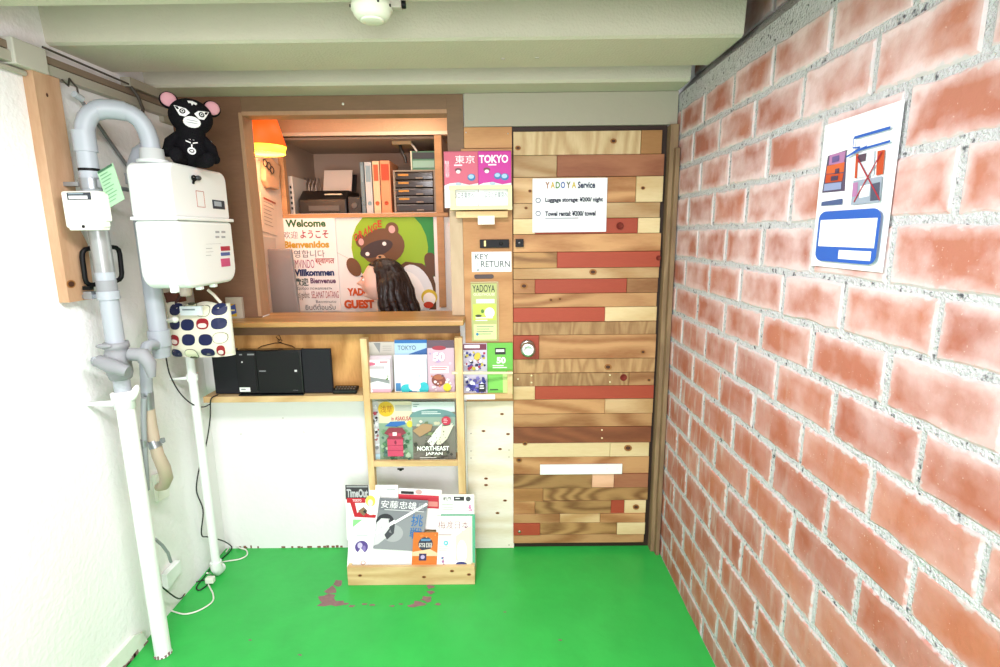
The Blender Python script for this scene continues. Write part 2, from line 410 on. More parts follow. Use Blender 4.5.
_m = _nt.nodes.new('ShaderNodeMath'); _m.operation = 'MULTIPLY_ADD'; _m.inputs[1].default_value = 9; _m.inputs[2].default_value = -5.3; _m.use_clamp = True; _nt.links.new(_n.outputs['Fac'], _m.inputs[0])
_b = _nt.nodes['Principled BSDF']; _src = _b.inputs['Base Color'].links[0].from_socket
_x = _nt.nodes.new('ShaderNodeMix'); _x.data_type = 'RGBA'; _nt.links.new(_m.outputs[0], _x.inputs[0]); _nt.links.new(_src, _x.inputs[6]); _x.inputs[7].default_value = lin('#5d5c61'); _nt.links.new(_x.outputs[2], _b.inputs['Base Color'])
mb = MB()
PITCHZ, PER, JT = 0.1207, 0.2485, 0.014
lines_z = [-.022, .093, .203, .322, .443, .572, .692, .812, .932, 1.055, 1.176, 1.294, 1.412, 1.535, 1.660, 1.781, 1.904, 2.019]
offs = {17: -.14, 16: -.06, 15: -.219, 14: -.069, 13: -.207, 12: -.078, 11: -.21, 10: -.11, 9: -.215, 8: -.11, 7: -.235}
def rough_prism(x, y0, y1, z0, z1, face_x, m):
    """one brick: slightly irregular front with softened arrises; uv on the front gives distance from the edge"""
    c = .005; rgj = lambda: rg.uniform(-.0025, .0025)
    base = [(x, y0, z0), (x, y1, z0), (x, y1, z1), (x, y0, z1)]
    ymid = [y0+(y1-y0)*k for k in (0, .2, .4, .6, .8, 1)]
    outer = []; inner = []
    dx = rg.uniform(-.001, .0022)
    for yy in ymid: outer.append((yy, z0+rgj()*1.6))
    for yy in ymid[::-1]: outer.append((yy, z1+rgj()*1.6))
    cyy, czz = (y0+y1)/2, (z0+z1)/2
    for a, b_ in outer: inner.append((a-c if a > cyy else a+c, b_-c if b_ > czz else b_+c))
    n = len(outer); k = len(mb.v); rnd = rg.random()
    vs = [(x+.012, a, b_) for a, b_ in outer]+[(face_x+c*.7+dx*.5, a, b_) for a, b_ in outer]+[(face_x+dx, a, b_) for a, b_ in inner]
    fs = []
    for i in range(n):
        j = (i+1) % n; fs += [(j, i, n+i, n+j), (n+j, n+i, 2*n+i, 2*n+j)]
    fs.append([2*n+i for i in range(n)][::-1])
    f0 = len(mb.f); mb.add(vs, fs, m, rnd=rnd)
    for fi in range(f0, len(mb.f)):
        mb.uv[fi] = [((mb.v[q].y-y0)/(y1-y0), (mb.v[q].z-z0)/(z1-z0)) for q in mb.f[fi]]
for i in range(len(lines_z)-1):
    o_ = offs.get(i, -.11 if i % 2 == 0 else -.225)
    z0, z1 = lines_z[i]+JT/2, lines_z[i+1]-JT/2
    y1 = o_+PER*(2 if o_ < -.2 else 1)
    while y1 > YB:
        jt = rg.uniform(.008, .017)
        a, b_ = y1-PER+jt/2, min(y1-jt/2, -.002)
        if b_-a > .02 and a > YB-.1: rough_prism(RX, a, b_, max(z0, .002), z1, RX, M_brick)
        y1 -= PER
# mortar bed just behind the brick faces, then the ledge and the set-back top courses
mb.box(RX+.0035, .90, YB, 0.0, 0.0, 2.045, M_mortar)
mb.prism([(RX+.002, YB, 2.030), (RX+.002, YB, 2.079), (.81, YB, 2.150), (.90, YB, 2.150), (.90, YB, 2.030)], (0, -YB, 0), M_mortar)
mb.box(.822, .90, YB, 0.0, 2.15, 2.36, M_mortar)
y1 = .1
while y1 > YB:
    for k, zz in ((0, 2.158), (.12, 2.275)):
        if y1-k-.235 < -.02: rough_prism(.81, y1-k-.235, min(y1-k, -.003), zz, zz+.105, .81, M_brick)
    y1 -= PER
struct(mb, 'wall_right')

# sage painted board over the door
mb = MB(); mb.box(-.150, .744, -.022, 0, 1.962, 2.0935, M_trim); struct(mb, 'trim_1', bevel=.002)
# right door jamb, weathered timber, two pieces
W_jamb = wood('weathered_jamb', '#80664c', '#a08463', 'Z', rough=.7)
mb = MB(); mb.prism([(.708, -.055, 0), (.742, -.055, 0), (.742, 0, 0), (.708, 0, 0)], (0, 0, 1.958), W_jamb)
mb.box(.724, .742, -.085, -.055, 0.0, 1.86, W_jamb)
struct(mb, 'trim_2', bevel=.002)

# ================================================================= PATCHWORK DOOR
YD = -0.030
WM = {
 't': wood('plank_tan', '#b98c5e', '#8a5831', 'X', 5, dist=5, contrast=1.5), 'l': wood('plank_light', '#c8a87c', '#a67c4c', 'X', 5, dist=5, contrast=1.5),
 'c': wood('plank_cream', '#dcc698', '#c09d68', 'X', 4, vary=.08, dist=3), 'r': wood('plank_red', '#a34730', '#8f3a27', 'X', 3, contrast=.3, vary=.10),
 's': wood('plank_stain', '#b07452', '#8a4f35', 'X', 5, dist=5), 'b': wood('plank_brown', '#7e4a2e', '#5f3420', 'X', 5),
 'o': wood('plank_olive', '#a88050', '#6d4626', 'X', 6, dist=9, contrast=1.5), 'v': wood('plank_upright', '#c09a6a', '#835731', 'Z', 9, dist=8, contrast=0.8),
 'p': wood('plank_pink', '#d6a98a', '#c08e6c', 'X', 5), 'q': wood('plank_pale_top', '#cbb48a', '#a07c50', 'Z', 6, dist=7, contrast=0.9), 'm': wood('plank_mid', '#a97a4a', '#7f5630', 'X', 5),
}
rows = [(131, 155, [(641, 'q'), (662, 'm')]), (155, 177, [(557, 'l'), (664, 's')]), (177, 203, [(606, 'l'), (636, 't'), (663, 'c')]),
 (203, 218.5, [(535, 'l'), (660, 'l')]), (218.5, 234, [(535, 'c'), (638, 'r'), (660, 'c')]), (234, 252, [(661, 't')]), (252, 268, [(557, 'o'), (660, 'r')]),
 (268, 279, [(659, 'l')]), (279, 293.5, [(535, 't'), (627, 'r'), (658, 't')]), (293.5, 307.5, [(657, 't')]), (307.5, 322, [(605, 'r'), (657, 'c')]),
 (322, 335, [(656, 'v')]), (335, 359, [(539, 'r'), (656, 't')]), (359, 373, [(655, 'v')]), (373, 386, [(629, 'v'), (654, 't')]), (386, 399.5, [(535, 'c'), (654, 'r')]),
 (399.5, 414, [(605, 't'), (653, 'l')]), (414, 427, [(652, 't')]), (427, 443, [(651, 'b')]), (443, 457, [(610, 'c'), (649, 'c')]), (457, 474, [(649, 't')]),
 (474, 488, [(592, 'o'), (614, 'p'), (648, 's')]), (488, 501, [(543, 'm'), (648, 'o')]), (501, 514, [(535, 't'), (611, 'o'), (624.5, 'r'), (646, 'c')]),
 (514, 523, [(560, 't'), (600, 'l'), (645, 't')]), (523, 535, [(540, 'r'), (617, 'o'), (645, 'c')]), (535, 543.5, [(644, 't')])]
door = thing('door_1', (.38, YD, 0), None, None); door['kind'] = 'structure'
mb = MB()
for y0, y1, segs in rows:
    x = 513.3
    for x1, c in segs:
        a, b_ = W(x, (y0+y1)/2, YD).x, W(x1, (y0+y1)/2, YD).x
        z1, z0 = W(560, y0, YD).z, W(560, y1, YD).z
        ex = rg.uniform(-.0035, .0035)
        mb.box(a+.0006, min(b_, .704)-.0006, YD+ex, YD+.022, z0+.0008, z1-.0008, WM[c]); x = x1
mb.box(.050, .7075, YD+.0225, YD+.029, 0.001, 1.9615, mat('door_gap_shade', '#2e1c12'))  # dark sheet behind the planks, painted as the shade in the door gaps
mb.build('plank_panel', door, bevel=.0012, seg=1)
mb = MB(); kn = mat('knot_wood', '#4a2a18', rough=.7, vary=.3, vscale=90); kn2 = mat('knot_ring', '#93602f', rough=.7)
def disc(px, py, rx, ry, m, y, d=.001):
    P = [W(px+rx*math.cos(t*.3927), py+ry*math.sin(t*.3927), y) for t in range(16)]; mb.prism(P, (0, -d, 0), m)
for px, py, r_ in [(518, 148, 2.4), (613.5, 141, 2.6), (643, 188, 1.8), (524, 248, .1), (524, 286, 3), (593, 272, 3), (643, 352, 2), (628, 448, 3.2), (608, 367, 3), (636, 507, 2.6), (525, 443.5, 2), (519, 460, 2.5), (556, 343, .1), (649, 380, 1.6), (560, 299, 1.4), (551, 300, 1.5), (530, 191, 1.5), (526, 208, 1.4)]:
    if r_ < 1: continue
    disc(px, py, r_*1.25, r_, kn2, YD-.003); disc(px, py, r_*.75, r_*.55, kn, YD-.004)
mb.build('knots', door)
# bored holes with their rims (round dimples)
mb = MB(); hole_c = mat('bored_hole', '#6e2216', rough=.8); rimc = mat('hole_rim', '#d9a07c', rough=.7)
for px, py, m1 in ((620, 226, 'r'), (623.5, 377.5, 't'), (658.5, 258, 'r')):
    q = W(px, py, YD-.003); R_ = .016 if px < 650 else .011
    mb.lathe(q, (0, -1, 0), [(R_, 0), (R_, .0012), (R_*.8, .0012), (R_*.78, 0.0002), (0.0001, 0.0002)], hole_c, 24)
mb.build('bored_hole', door)
mb = MB(); M_steel = mat('brushed_steel', '#b9b9b4', rough=.28, metal=1.0)
q = W(527.5, 347, YD-.003)
mb.lathe(q, (0, -1, 0), [(.034, 0), (.034, .004), (.028, .009), (.016, .012), (.014, .03), (.026, .036), (.033, .045), (.033, .062), (.026, .068), (.018, .066), (.0001, .066)], M_steel, 32)
kn_o = mb.build('door_knob', door)
mb = MB(); a, b_ = W(540, 474, YD-.003), W(622, 463.5, YD-.003); mb.box(a.x, b_.x, YD-.010, YD-.0035, a.z, b_.z, mat('white_paint_strip', '#e9ebe6', rough=.5))
for px in (547, 549, 607, 617): q = W(px, 469, YD-.010); mb.box(q.x-.001, q.x+.001, q.y-.0006, q.y, q.z-.001, q.z+.001, kn)
mb.build('white_strip', door, bevel=.001)
mb = MB()
for px, py in ((518, 379), (531.5, 375.5), (531.5, 382.5), (610, 375), (610, 382), (602, 430), (602, 438)):
    q = W(px, py, YD-.003); mb.lathe(q, (0, -1, 0), [(.0042, 0), (.0042, .0015), (.0001, .002)], mat('filled_screw', '#f0dcae', rough=.5), 12)
mb.build('screw_plugs', door)
mb = MB(); a, b_ = W(515.5, 247, YD-.003), W(523.5, 239, YD-.003); blk = mat('black_metal', '#0d0d0e', rough=.5, spec=.2)
mb.box(a.x, b_.x, YD-.018, YD-.003, a.z, b_.z, blk); q = W(519.5, 243, YD-.018); mb.lathe(q, (0, -1, 0), [(.006, 0), (.006, .003), (.0001, .004)], mat('dull_steel', '#5c5c5c', metal=.8, rough=.4), 14)
mb.build('latch_keeper', door, bevel=.001)
mb = MB(); a, b_ = W(514, 523.5, YD), W(514, 543, YD); q = W(519.5, 531.5, YD-.003)
mb.lathe(q, (0, -1, 0), [(.007, 0), (.007, .002), (.003, .003), (.0001, .003)], M_steel, 16); mb.build('ring_plate', door)

# service notice on the door
s = wsheet((532.5, 178.5, 606, 232.5), YD-.006, .0015, '#e6e9ea')
for ch, x, c in (('Y', 545, '#a8683a'), ('A', 550.2, '#d8b33a'), ('D', 555.2, '#5f8f3f'), ('O', 560.2, '#3f5fa8'), ('Y', 565.6, '#6a6a3a'), ('A', 571, '#d8c04a')): s.t(ch, x, 182, x+4.3, 188.5, c, .03)
s.t('Service', 577, 182, 594, 188.7, '#16284c', .03)
for yy in (200.2, 213.3): s.ring(538, yy, 1.9, 2.6, '#3a4a66')
s.t('Luggage storage: ¥200/ night', 545, 197.5, 602, 203.2, '#0c1630', .035)
s.t('Towel rental: ¥200/ towel', 545, 211, 595, 216.2, '#0c1630', .035)
s.lines(545, 217.8, 580, 219.6, 1, '#a3a8ae', .6)
s.put('service_notice', 'white paper notice listing luggage storage and towel rental prices on the door', 'notice')

# ================================================================= PANELS LEFT OF THE DOOR
W_ply = wood('orange_ply', '#c0905f', '#a06d3f', 'X', 3, dist=6, vary=.05); W_pale = wood('pale_ply', '#eee8d8', '#d3c49e', 'X', 3, dist=7, vary=.03, contrast=.9)
W_dark = wood('brown_ply', '#7d5b44', '#5f4330', 'X', 3, contrast=.3, vary=.03); W_pine = wood('pine_lumber', '#d9bc8c', '#b8925e', 'Z', 5, vary=.08)
W_pineX = wood('pine_lumber_flat', '#d9bc8c', '#b8925e', 'X', 5, vary=.08)
mb = MB(); mb.box(-.166, .050, -.020, 0, .757, 1.874, W_ply); mb.box(-.152, .050, -.022, 0, 1.876, 1.960, W_ply)
for px, py in ((466, 132.5), (508, 133.5), (465, 398), (509, 398)):
    q = W(px, py, -.022); mb.lathe(q, (0, -1, 0), [(.003, 0), (.003, .001), (.0001, .0015)], M_steel, 10)
tag(mb.build('plywood_panel', bevel=.0012), 'orange-toned plywood panel left of the patchwork door, behind the key return', 'panel')
mb = MB(); mb.box(-.170, .048, -.018, 0, .002, .755, W_pale); mb.box(-.186, -.171, -.016, 0, .28, .755, mat('white_edge', '#e6e8de'))
for px, py in ((502, 414), (483.5, 431), (508, 434), (500, 449), (486, 478.5), (486, 485), (505, 500.5), (497.5, 513)):
    disc(px, py, 2.0, 1.1, kn2, -.0185); disc(px, py, .9, .7, kn, -.0195)
for px, py in ((471, 433.5), (471, 451), (509, 450), (471, 458), (509, 457), (509, 545)): disc(px, py, .5, .5, kn, -.0185, .0006)
tag(mb.build('plywood_panel', bevel=.0012), 'pale knotty plywood panel reaching the green floor beside the door', 'panel')

# door guard latch on the orange panel
t = thing('door_latch', W(495, 248, -.02), 'black metal door guard latch above the KEY RETURN sign', 'latch')
mb = MB(); a, b_ = W(480, 248, -.022), W(509, 239.3, -.022); mb.box(a.x, b_.x, -.034, -.022, a.z, b_.z, blk); mb.build('case', t, bevel=.0015)
mb = MB(); q = W(485, 243.5, -.034); mb.box(q.x-.004, q.x+.004, -.040, -.034, q.z-.012, q.z+.012, mat('brass', '#9c8a5c', metal=.9, rough=.35)); mb.build('hinge_pin', t)
mb = MB(); q = W(501, 243.5, -.034); mb.lathe(q, (0, -1, 0), [(.008, 0), (.008, .004), (.005, .005), (.0001, .005)], blk, 16); mb.build('stud', t)
s = wsheet((472, 252, 511.5, 272), -.0225, .001, '#eceee8')
s.t('KEY', 475, 254, 489, 259.5, '#4a555c', .01).t('RETURN', 481, 261, 510, 267.5, '#4a555c', .01)
s.line(478, 262.5, 478, 271, .6, '#6f7b84').line(476.4, 268.5, 478, 271.3, .6, '#6f7b84').line(479.6, 268.5, 478, 271.3, .6, '#6f7b84')
s.put('key_return_sign', 'white paper sign reading KEY RETURN with a down arrow', 'sign')
mb = MB(); a, b_ = W(474.5, 278.5, -.021), W(493.5, 274.5, -.021)
pts = []
for i in range(20):
    t_ = 2*math.pi*i/20; cx = b_.x-.0075 if math.cos(t_) > 0 else a.x+.0075; pts.append((cx+.0085*math.cos(t_), -.021, (a.z+b_.z)/2+.0095*math.sin(t_)))
mb.prism(pts, (0, -.003, 0), mat('slot_plate_brown', '#33190f', rough=.4))
tag(mb.build('key_slot', bevel=.0006), 'dark oval key drop slot between the KEY RETURN sign and green card', 'key slot')
# green guesthouse card in a clear sleeve
t = thing('green_card_sleeve', W(485, 342, -.022), 'tall green guesthouse card in clear sleeve under the key slot', 'card')
s = wsheet((472.5, 283.5, 497.5, 341), -.0235, .0015, '#b9c07a')
s.t('YADOYA', 473.5, 285, 495.5, 292, '#26352a', .01); s.t('GUESTHOUSE', 474.5, 293, 495.5, 295.5, '#eef2da')
s.r(477, 299, 495, 303, '#eef0d8'); s.r(473.6, 304, 496.6, 320, '#c9dc5c'); s.e(490, 312.5, 4.9, 5.2, '#f2f4ee'); s.e(479, 315.5, 3.2, 1.3, '#4a4a3a'); s.e(483, 311, 1.6, 2, '#5d8a3a')
s.lines(476, 317, 494, 322, 2, '#eef2da'); s.r(474, 324, 496.6, 339.5, '#dbe6a0'); s.lines(477, 326, 494, 336, 4, '#6f8a7a', .25); s.e(477.5, 334, 1.3, 1.5, '#3f8fc0')
s.put('card', parent=t)
mb = MB(); a, b_ = W(471.8, 341.6, -.026), W(498.2, 281.6, -.026)
clr = mat('clear_plastic', '#f4f6f0', rough=.08, trans=.95, spec=.5)
for x0, x1, z0, z1 in ((a.x, b_.x, a.z, a.z+.004), (a.x, b_.x, b_.z-.004, b_.z), (a.x, a.x+.003, a.z+.004, b_.z-.004), (b_.x-.003, b_.x, a.z+.004, b_.z-.004)): mb.box(x0, x1, -.026, -.022, z0, z1, mat('sleeve_edge', '#a99f63', rough=.2))
mb.build('sleeve_rim', t)

# upper leaflet holder with pink Tokyo brochures
def holder_up():
    t = thing('leaflet_holder', W(480, 222, -.03), 'cream wooden leaflet holder with pink TOKYO leaflets above the key latch', 'leaflet holder')
    cr = wood('cream_frame', '#ece2b4', '#ddcb92', 'X', 4, vary=.04, contrast=.3)
    y0, y1 = -.085, -.022
    def bar(px0, py0, px1, py1, ya, yb, m=cr):
        a, b_ = W(px0, py1, ya), W(px1, py0, ya); mb.box(a.x, b_.x, ya, yb, a.z, b_.z, m)
    mb = MB(); bar(449, 185, 512, 189.5, y0-.001, y0+.012); mb.build('rail', t, bevel=.001)
    mb = MB(); bar(450.5, 188, 455, 210, y0, y0+.01); mb.build('side_bar', t, bevel=.001); mb = MB(); bar(508, 188, 512, 210, y0, y0+.01); mb.build('side_bar', t, bevel=.001)
    mb = MB(); bar(450.2, 205.5, 512.3, 210, y0-.0015, -.022); mb.build('tray', t, bevel=.001)
    mb = MB(); bar(456, 211, 508, 218, -.072, -.022, W_pineX); mb.build('mounting_block', t, bevel=.002)
    return t
holder_up()
def pink(px, label, c1, c2, left):
    x0, y0, x1, y1 = px; s = wsheet(px, -.055 if not left else -.050, .010, c1, yt=-.040 if not left else -.036)
    s.r(x0, y0, x1, y0+.8, c2); s.t('東京' if left else 'TOKYO', x0+11 if left else x0+1, y0+4, x1-3, y0+12, '#f6f2f2', .0 if left else .03)
    if left: s.t('TOKYO', x0+1, y0+9, x0+5, y0+26, '#f2dde2', .02)
    s.r(x0+10, y0+13, x0+18, y0+14.5, '#f7dfe8')
    s.e(x0+(14 if left else 8.5), y0+18.5, 3.3, 2.0, '#7d4a50'); s.e(x0+(14 if left else 8.5), y0+20.3, 2.2, 1.8, '#f3e6e2')
    s.e(x1-6.5, y0+26, 4, 3.6, '#3f7fb8').e(x1-6.8, y0+25.2, 2.8, 2.2, '#a6cbe6')
    if not left: s.e(x1-13.5, y0+25, 3.7, 3.4, '#3f7fb8').e(x1-13.8, y0+24.2, 2.6, 2, '#a6cbe6')
    s.poly([(x0, y0+34), (x0+5, y0+32), (x0+14, y0+31), (x1-9, y0+33.5), (x1, y0+32), (x1, y1), (x0, y1)], '#eef3f4')
    s.e(x0+14, y0+32.5, 3, 1.6, '#b8d2de'); s.r(x0+5, y0+40, x1-3, y0+47, '#dfe6e4'); s.t('ようこそ東京へ', x0+6, y0+41, x1-4, y0+47, '#5b6b6e', .0)
    s.line(x0+12, y0+55, x1-4, y0+55, .3, '#9aa3a3')
    s.put('tokyo_leaflet', label, 'leaflet', 'pink tokyo leaflets in the upper holder')
pink((445, 151.5, 478.5, 208), 'coral pink TOKYO leaflet on the left of the upper holder', '#d9697f', '#c2566f', True)
pink((478.8, 151, 511.5, 208), 'magenta pink leaflet on the right of the upper holder', '#d63aa5', '#b52c88', False)
s = wsheet((478, 216, 494.5, 224.5), -.0745, .012, '#f2f0e6'); s.put('paper_tab', 'small blank white tab hanging below the upper leaflet holder', 'tab')

# lower leaflet holder with the dowel
t = thing('leaflet_holder', W(488, 398, -.03), 'small wooden leaflet tray with long dowel rail beside the magazine rack', 'leaflet holder')
mb = MB(); a, b_ = W(463, 399, -.075), W(512.5, 393.5, -.075); mb.box(a.x, b_.x, -.075, -.021, a.z, b_.z, W_pineX); mb.build('tray', t, bevel=.001)
mb = MB(); a, b_ = W(507.5, 394, -.075), W(512.5, 372, -.075); mb.box(a.x, b_.x, -.075, -.021, a.z, b_.z, W_pineX); mb.build('end_block', t, bevel=.001)
mb = MB(); mb.cyl(W(452, 373, -.150), W(512.5, 373, -.087), .006, mat('dowel_cream', '#eadfb2')); mb.build('dowel', t)
mb = MB(); a, b_ = W(464, 399.5, -.0770), W(495, 394.5, -.0770); mb.box(a.x, b_.x, -.0775, -.0752, a.z, b_.z, flat('#eeeeea')); mb.build('paper_strip', t)
s = wsheet((463.5, 343.5, 487.5, 394), -.062, .012, '#c9c4d2', yt=-.040)
s.r(464, 344, 487, 350, '#7a3048').lines(465, 345, 487, 349, 1, '#f0e8ea', .8)
s.blobs(464, 350, 487.4, 371, ['#eeeef2', '#4a4f9a', '#b8345a', '#26264a', '#e6e6ee', '#d8c64a'], 46, 2.6); s.e(478, 356, 3, 4, '#d9c94a', 30)
s.blobs(464, 374, 487.4, 393.5, ['#3b3a9c', '#6a62c0', '#272a80', '#e6e6f2', '#8f86cf'], 40, 3); s.r(479, 383, 486, 391, '#23232c').lines(480, 384.5, 485.5, 389, 2, '#e6e6e6', .5)
s.put('leaflet', 'busy purple and white illustrated leaflet in the tray by the door', 'leaflet')
s = wsheet((487.8, 343, 513, 394.5), -.062, .012, '#6fc24a', yt=-.040)
s.r(495.5, 348, 506, 354.5, '#23261f').lines(496.5, 349.5, 505.5, 353.5, 1, '#e9efe4', .6); s.t('50', 497, 357, 506, 363.5, '#e6f6dc', .05); s.lines(493, 365, 510, 369, 2, '#e6f6dc', .5)
s.r(489, 375, 503, 390, '#7fcf59'); s.r(503, 374, 512, 393, '#c2dd84'); s.lines(490, 389, 500, 391, 1, '#33502a', .6)
s.put('leaflet', 'lime green leaflet with number 50 in the tray by the door', 'leaflet')

# ================================================================= OFFICE HATCH
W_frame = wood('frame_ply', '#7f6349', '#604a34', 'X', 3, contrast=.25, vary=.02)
hf = thing('window_1', (-.65, 0, 1.17), None, None); hf['kind'] = 'structure'
mb = MB(); mb.box(LX+.001, OX0-.001, -.012, 0, 1.150, 2.0935, W_dark); mb.build('side_panel', hf)
mb = MB(); mb.box(OX0, OX1, -.012, 0, OZ1, 2.0935, W_frame)
for px in (343, ): q = W(px, 104, -.012); mb.lathe(q, (0, -1, 0), [(.005, 0), (.005, .001), (.0001, .0015)], flat('#e6e2d6'), 12)
mb.build('head_board', hf)
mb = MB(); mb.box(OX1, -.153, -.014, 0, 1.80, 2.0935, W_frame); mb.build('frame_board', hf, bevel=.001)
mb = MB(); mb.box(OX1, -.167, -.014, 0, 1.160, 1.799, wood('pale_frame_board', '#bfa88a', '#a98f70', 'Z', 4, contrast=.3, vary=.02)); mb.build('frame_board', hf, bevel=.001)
mb = MB(); rev = wood('reveal_ply', '#b08a6a', '#94704f', 'Z', 3, contrast=.3, vary=.02)
mb.box(OX0-.014, OX0+.002, -.016, .074, 1.165, OZ1, rev); mb.build('side_reveal', hf, bevel=.001)
mb = MB(); mb.box(OX0, OX1, -.014, .074, OZ1-.012, OZ1+.004, rev); mb.build('head_reveal', hf)

# counter slab
W_ctr = wood('counter_wood', '#b98d56', '#7f5a30', 'X', 3, rough=.35, vary=.03, dist=8)
mb = MB(); mb.prism([(-1.345, -.145, 1.136), (-1.345, .14, 1.136), (-.175, .14, 1.136), (-.163, .0, 1.136), (-.163, -.150, 1.136)], (0, 0, .023), W_ctr)
ct = tag(mb.build('counter_slab', bevel=.004), 'thick wooden counter slab under the office hatch', 'counter')
mb = MB(); mb.box(-1.31, -.19, -.05, -.014, 1.085, 1.1355, W_dark); tag(mb.build('counter_batten', bevel=.001), 'dark wooden batten fixed under the counter slab', 'batten')

# wall ply behind the audio system and the rack
W_beh = wood('grained_ply', '#d8a564', '#9c6830', 'Z', 3, dist=9, vary=.02, contrast=1.1)
mb = MB(); mb.box(-1.315, -.19, -.012, 0, .806, 1.084, W_beh)
tag(mb.build('plywood_panel'), 'plywood with wild grain behind the audio system below the counter', 'panel')

# ================================================================= OFFICE BEHIND THE HATCH
M_off = mat('office_wall', '#d9c3b0', rough=.8, vary=.06); M_offw = mat('office_cupboard', '#a8917f', rough=.75); M_lint = mat('office_lintel', '#dcb18c', rough=.85, bump=.4, bscale=60, vary=.1)
def wall(nm, *b): m_ = MB(); m_.box(*b[:6], b[6]); return struct(m_, nm)
OLX = W(281, 200, .69).x
wall('wall_office_left', -1.42, OLX, .075, 1.34, 0, 2.5, M_off)
wall('wall_office_right', .10, .16, .075, 1.34, 0, 2.5, M_off)
wall('floor', -1.42, .16, .02, 1.34, -.06, 0, mat('office_floor', '#7d6a55'))
wall('ceiling', -1.42, .16, .075, 1.34, 2.25, 2.5, M_off)
wall('wall_office_back', OLX, .10, .71, .76, 0, 1.615, mat('office_board_white', '#e9e2da', rough=.6))
wall('wall_office_back', -1.42, .10, 1.27, 1.34, 1.615, 2.25, M_off)
mb = MB(); mb.box(OLX, .10, .70, .78, 2.066, 2.25, M_lint); mb.box(OLX, .10, .69, .70, 2.060, 2.078, mat('cream_bead', '#e6cfb4')); struct(mb, 'trim_3')
cb_ = thing('wall_cupboard', (-.8, .70, 1.62), 'open wall cupboard above the mural inside the office', 'cupboard')
W_sh = wood('cupboard_wood', '#c49468', '#9a6c44', 'X', 4, vary=.02, contrast=.4)
mb = MB(); mb.box(OLX+.001, -.30, .690, 1.265, 1.618, 1.640, W_sh); mb.build('shelf_board', cb_, bevel=.001)
mb = MB(); mb.box(OLX+.001, OLX+.030, .694, .73, 1.641, 2.058, W_sh); mb.build('upright', cb_, bevel=.001)
mb = MB(); mb.box(-.365, -.325, .6935, .73, 1.641, 2.058, W_sh); mb.box(-.365, -.325, .6935, .704, 1.10, 1.617, W_sh); mb.build('upright', cb_, bevel=.001)
mb = MB(); mb.box(OLX+.001, OLX+.008, .73, 1.265, 1.64, 2.058, M_offw); mb.box(-.345, -.325, .73, 1.265, 1.64, 2.058, M_offw); mb.box(OLX+.008, -.345, 1.255, 1.265, 1.64, 2.058, M_offw); mb.build('lining', cb_)
mb = MB(); mb.box(OLX+.008, -.345, .73, 1.255, 2.046, 2.058, M_offw); mb.build('top_board', cb_)

# mural board: plain painted animal on lime and green
YM = .705
s = wsheet((284, 214, 441, 312), YM, .004, '#ece4de'); s.clip = (284, 214.5, 436.5, 311.5)
s.r(400, 214, 441, 311, '#2f8f3c'); s.poly([(400, 311), (441, 276), (441, 311)], '#ece4de')
s.e(393, 248, 37.5, 40, '#9cc22a')
s.poly([(356, 311), (356, 262), (372, 285), (400, 311)], '#ece4de')
s.poly([(398, 268), (408, 262), (424, 264), (433, 272), (440, 285), (441, 311), (400, 311)], '#6b452b')
s.e(436, 266, 8, 14, '#6b452b', -30); s.e(418, 289, 15, 25, '#dfe3e6', -20); s.e(413, 292, 12, 21, '#f1f1ef', -20)
s.e(386, 247, 22, 18, '#7a5233', -14); s.e(365, 241, 5, 6.5, '#7a5233'); s.e(396, 230, 6.5, 7, '#7a5233'); s.e(396, 230, 3.2, 3.8, '#e0a6a0'); s.e(365.5, 242, 2.6, 3.4, '#e0a6a0')
s.e(380, 249, 17, 7.5, '#4c3a38', -20); s.e(371, 254, 2, 2, '#efeae6').e(388, 244, 2, 2, '#efeae6')
s.e(384, 258, 4.5, 3.2, '#cfa27a'); s.e(383, 257, 1.6, 1.1, '#2a1d18'); s.e(357, 267, 6.5, 10, '#7a5233', -25)
for i, ch in enumerate('ORANGE'): s.t(ch, 359+i*4.7, 233.5-i*2.5, 363+i*4.7, 241-i*2.6, '#d2452a', .03)
s.t('YADOYA', 349, 288, 381, 296, '#e2602a', .06).t('GUEST', 345, 300, 375, 309, '#e2602a', .06)
s.line(341, 252, 352, 258, .4, '#b9b0aa'); s.ring(430, 298, 0.01, 8, '#e6c93a'); s.e(430, 300, 6.2, 6.6, '#f2efe9'); s.e(429, 306, 5, 3.4, '#d2452a')
s.put('painted_mural', 'painted board with brown animal on lime and green circles in office', 'mural')

# welcome board
s = wsheet((287, 216.5, 341, 311.5), YM-.010, .006, '#efe9e4')
T = [('Welcome', 293, 219.5, 332, 227, '#2d6b3c', .04), ('欢迎', 290, 231, 304, 238, '#5a5a66', .0), ('ようこそ', 306.5, 230, 334, 238, '#a03a4a', .02), ('Bienvenidos', 290, 240.5, 334, 247.5, '#d3a83c', .05),
 ('환영합니다', 291, 249.5, 329, 257, '#4f5560', .0), ('BEMVINDO', 294, 259, 318, 267.5, '#a84a72', -.002), ('स्वागत', 319, 258, 338, 265, '#b04a3c', .02), ('Willkommen', 294, 268.5, 337, 275.5, '#2c3a6e', .05),
 ('歡迎', 297, 277.5, 311, 285.5, '#2f4a42', .02), ('Bienvenue', 313, 277.5, 338, 283, '#6b3560', .03), ('Добро пожаловать', 299, 286.5, 334, 290, '#55565c', .0), ('Hoş geldiniz', 297.5, 291, 311, 300, '#7a5a44', .0),
 ('SELAMAT DATANG', 313, 291, 340, 298, '#b23c44', -.002), ('Benvenuto', 317, 300, 337, 303, '#55606a', .0), ('ยินดีต้อนรับ', 306, 304, 336, 310, '#4a4a52', .0)]
for b in T: s.t(*b)
s.ring(0, 0, 0, 0, '#efe9e4') if False else None
wb = s.put('welcome_board', 'white hand-lettered board saying Welcome in many languages, inside office', 'sign')

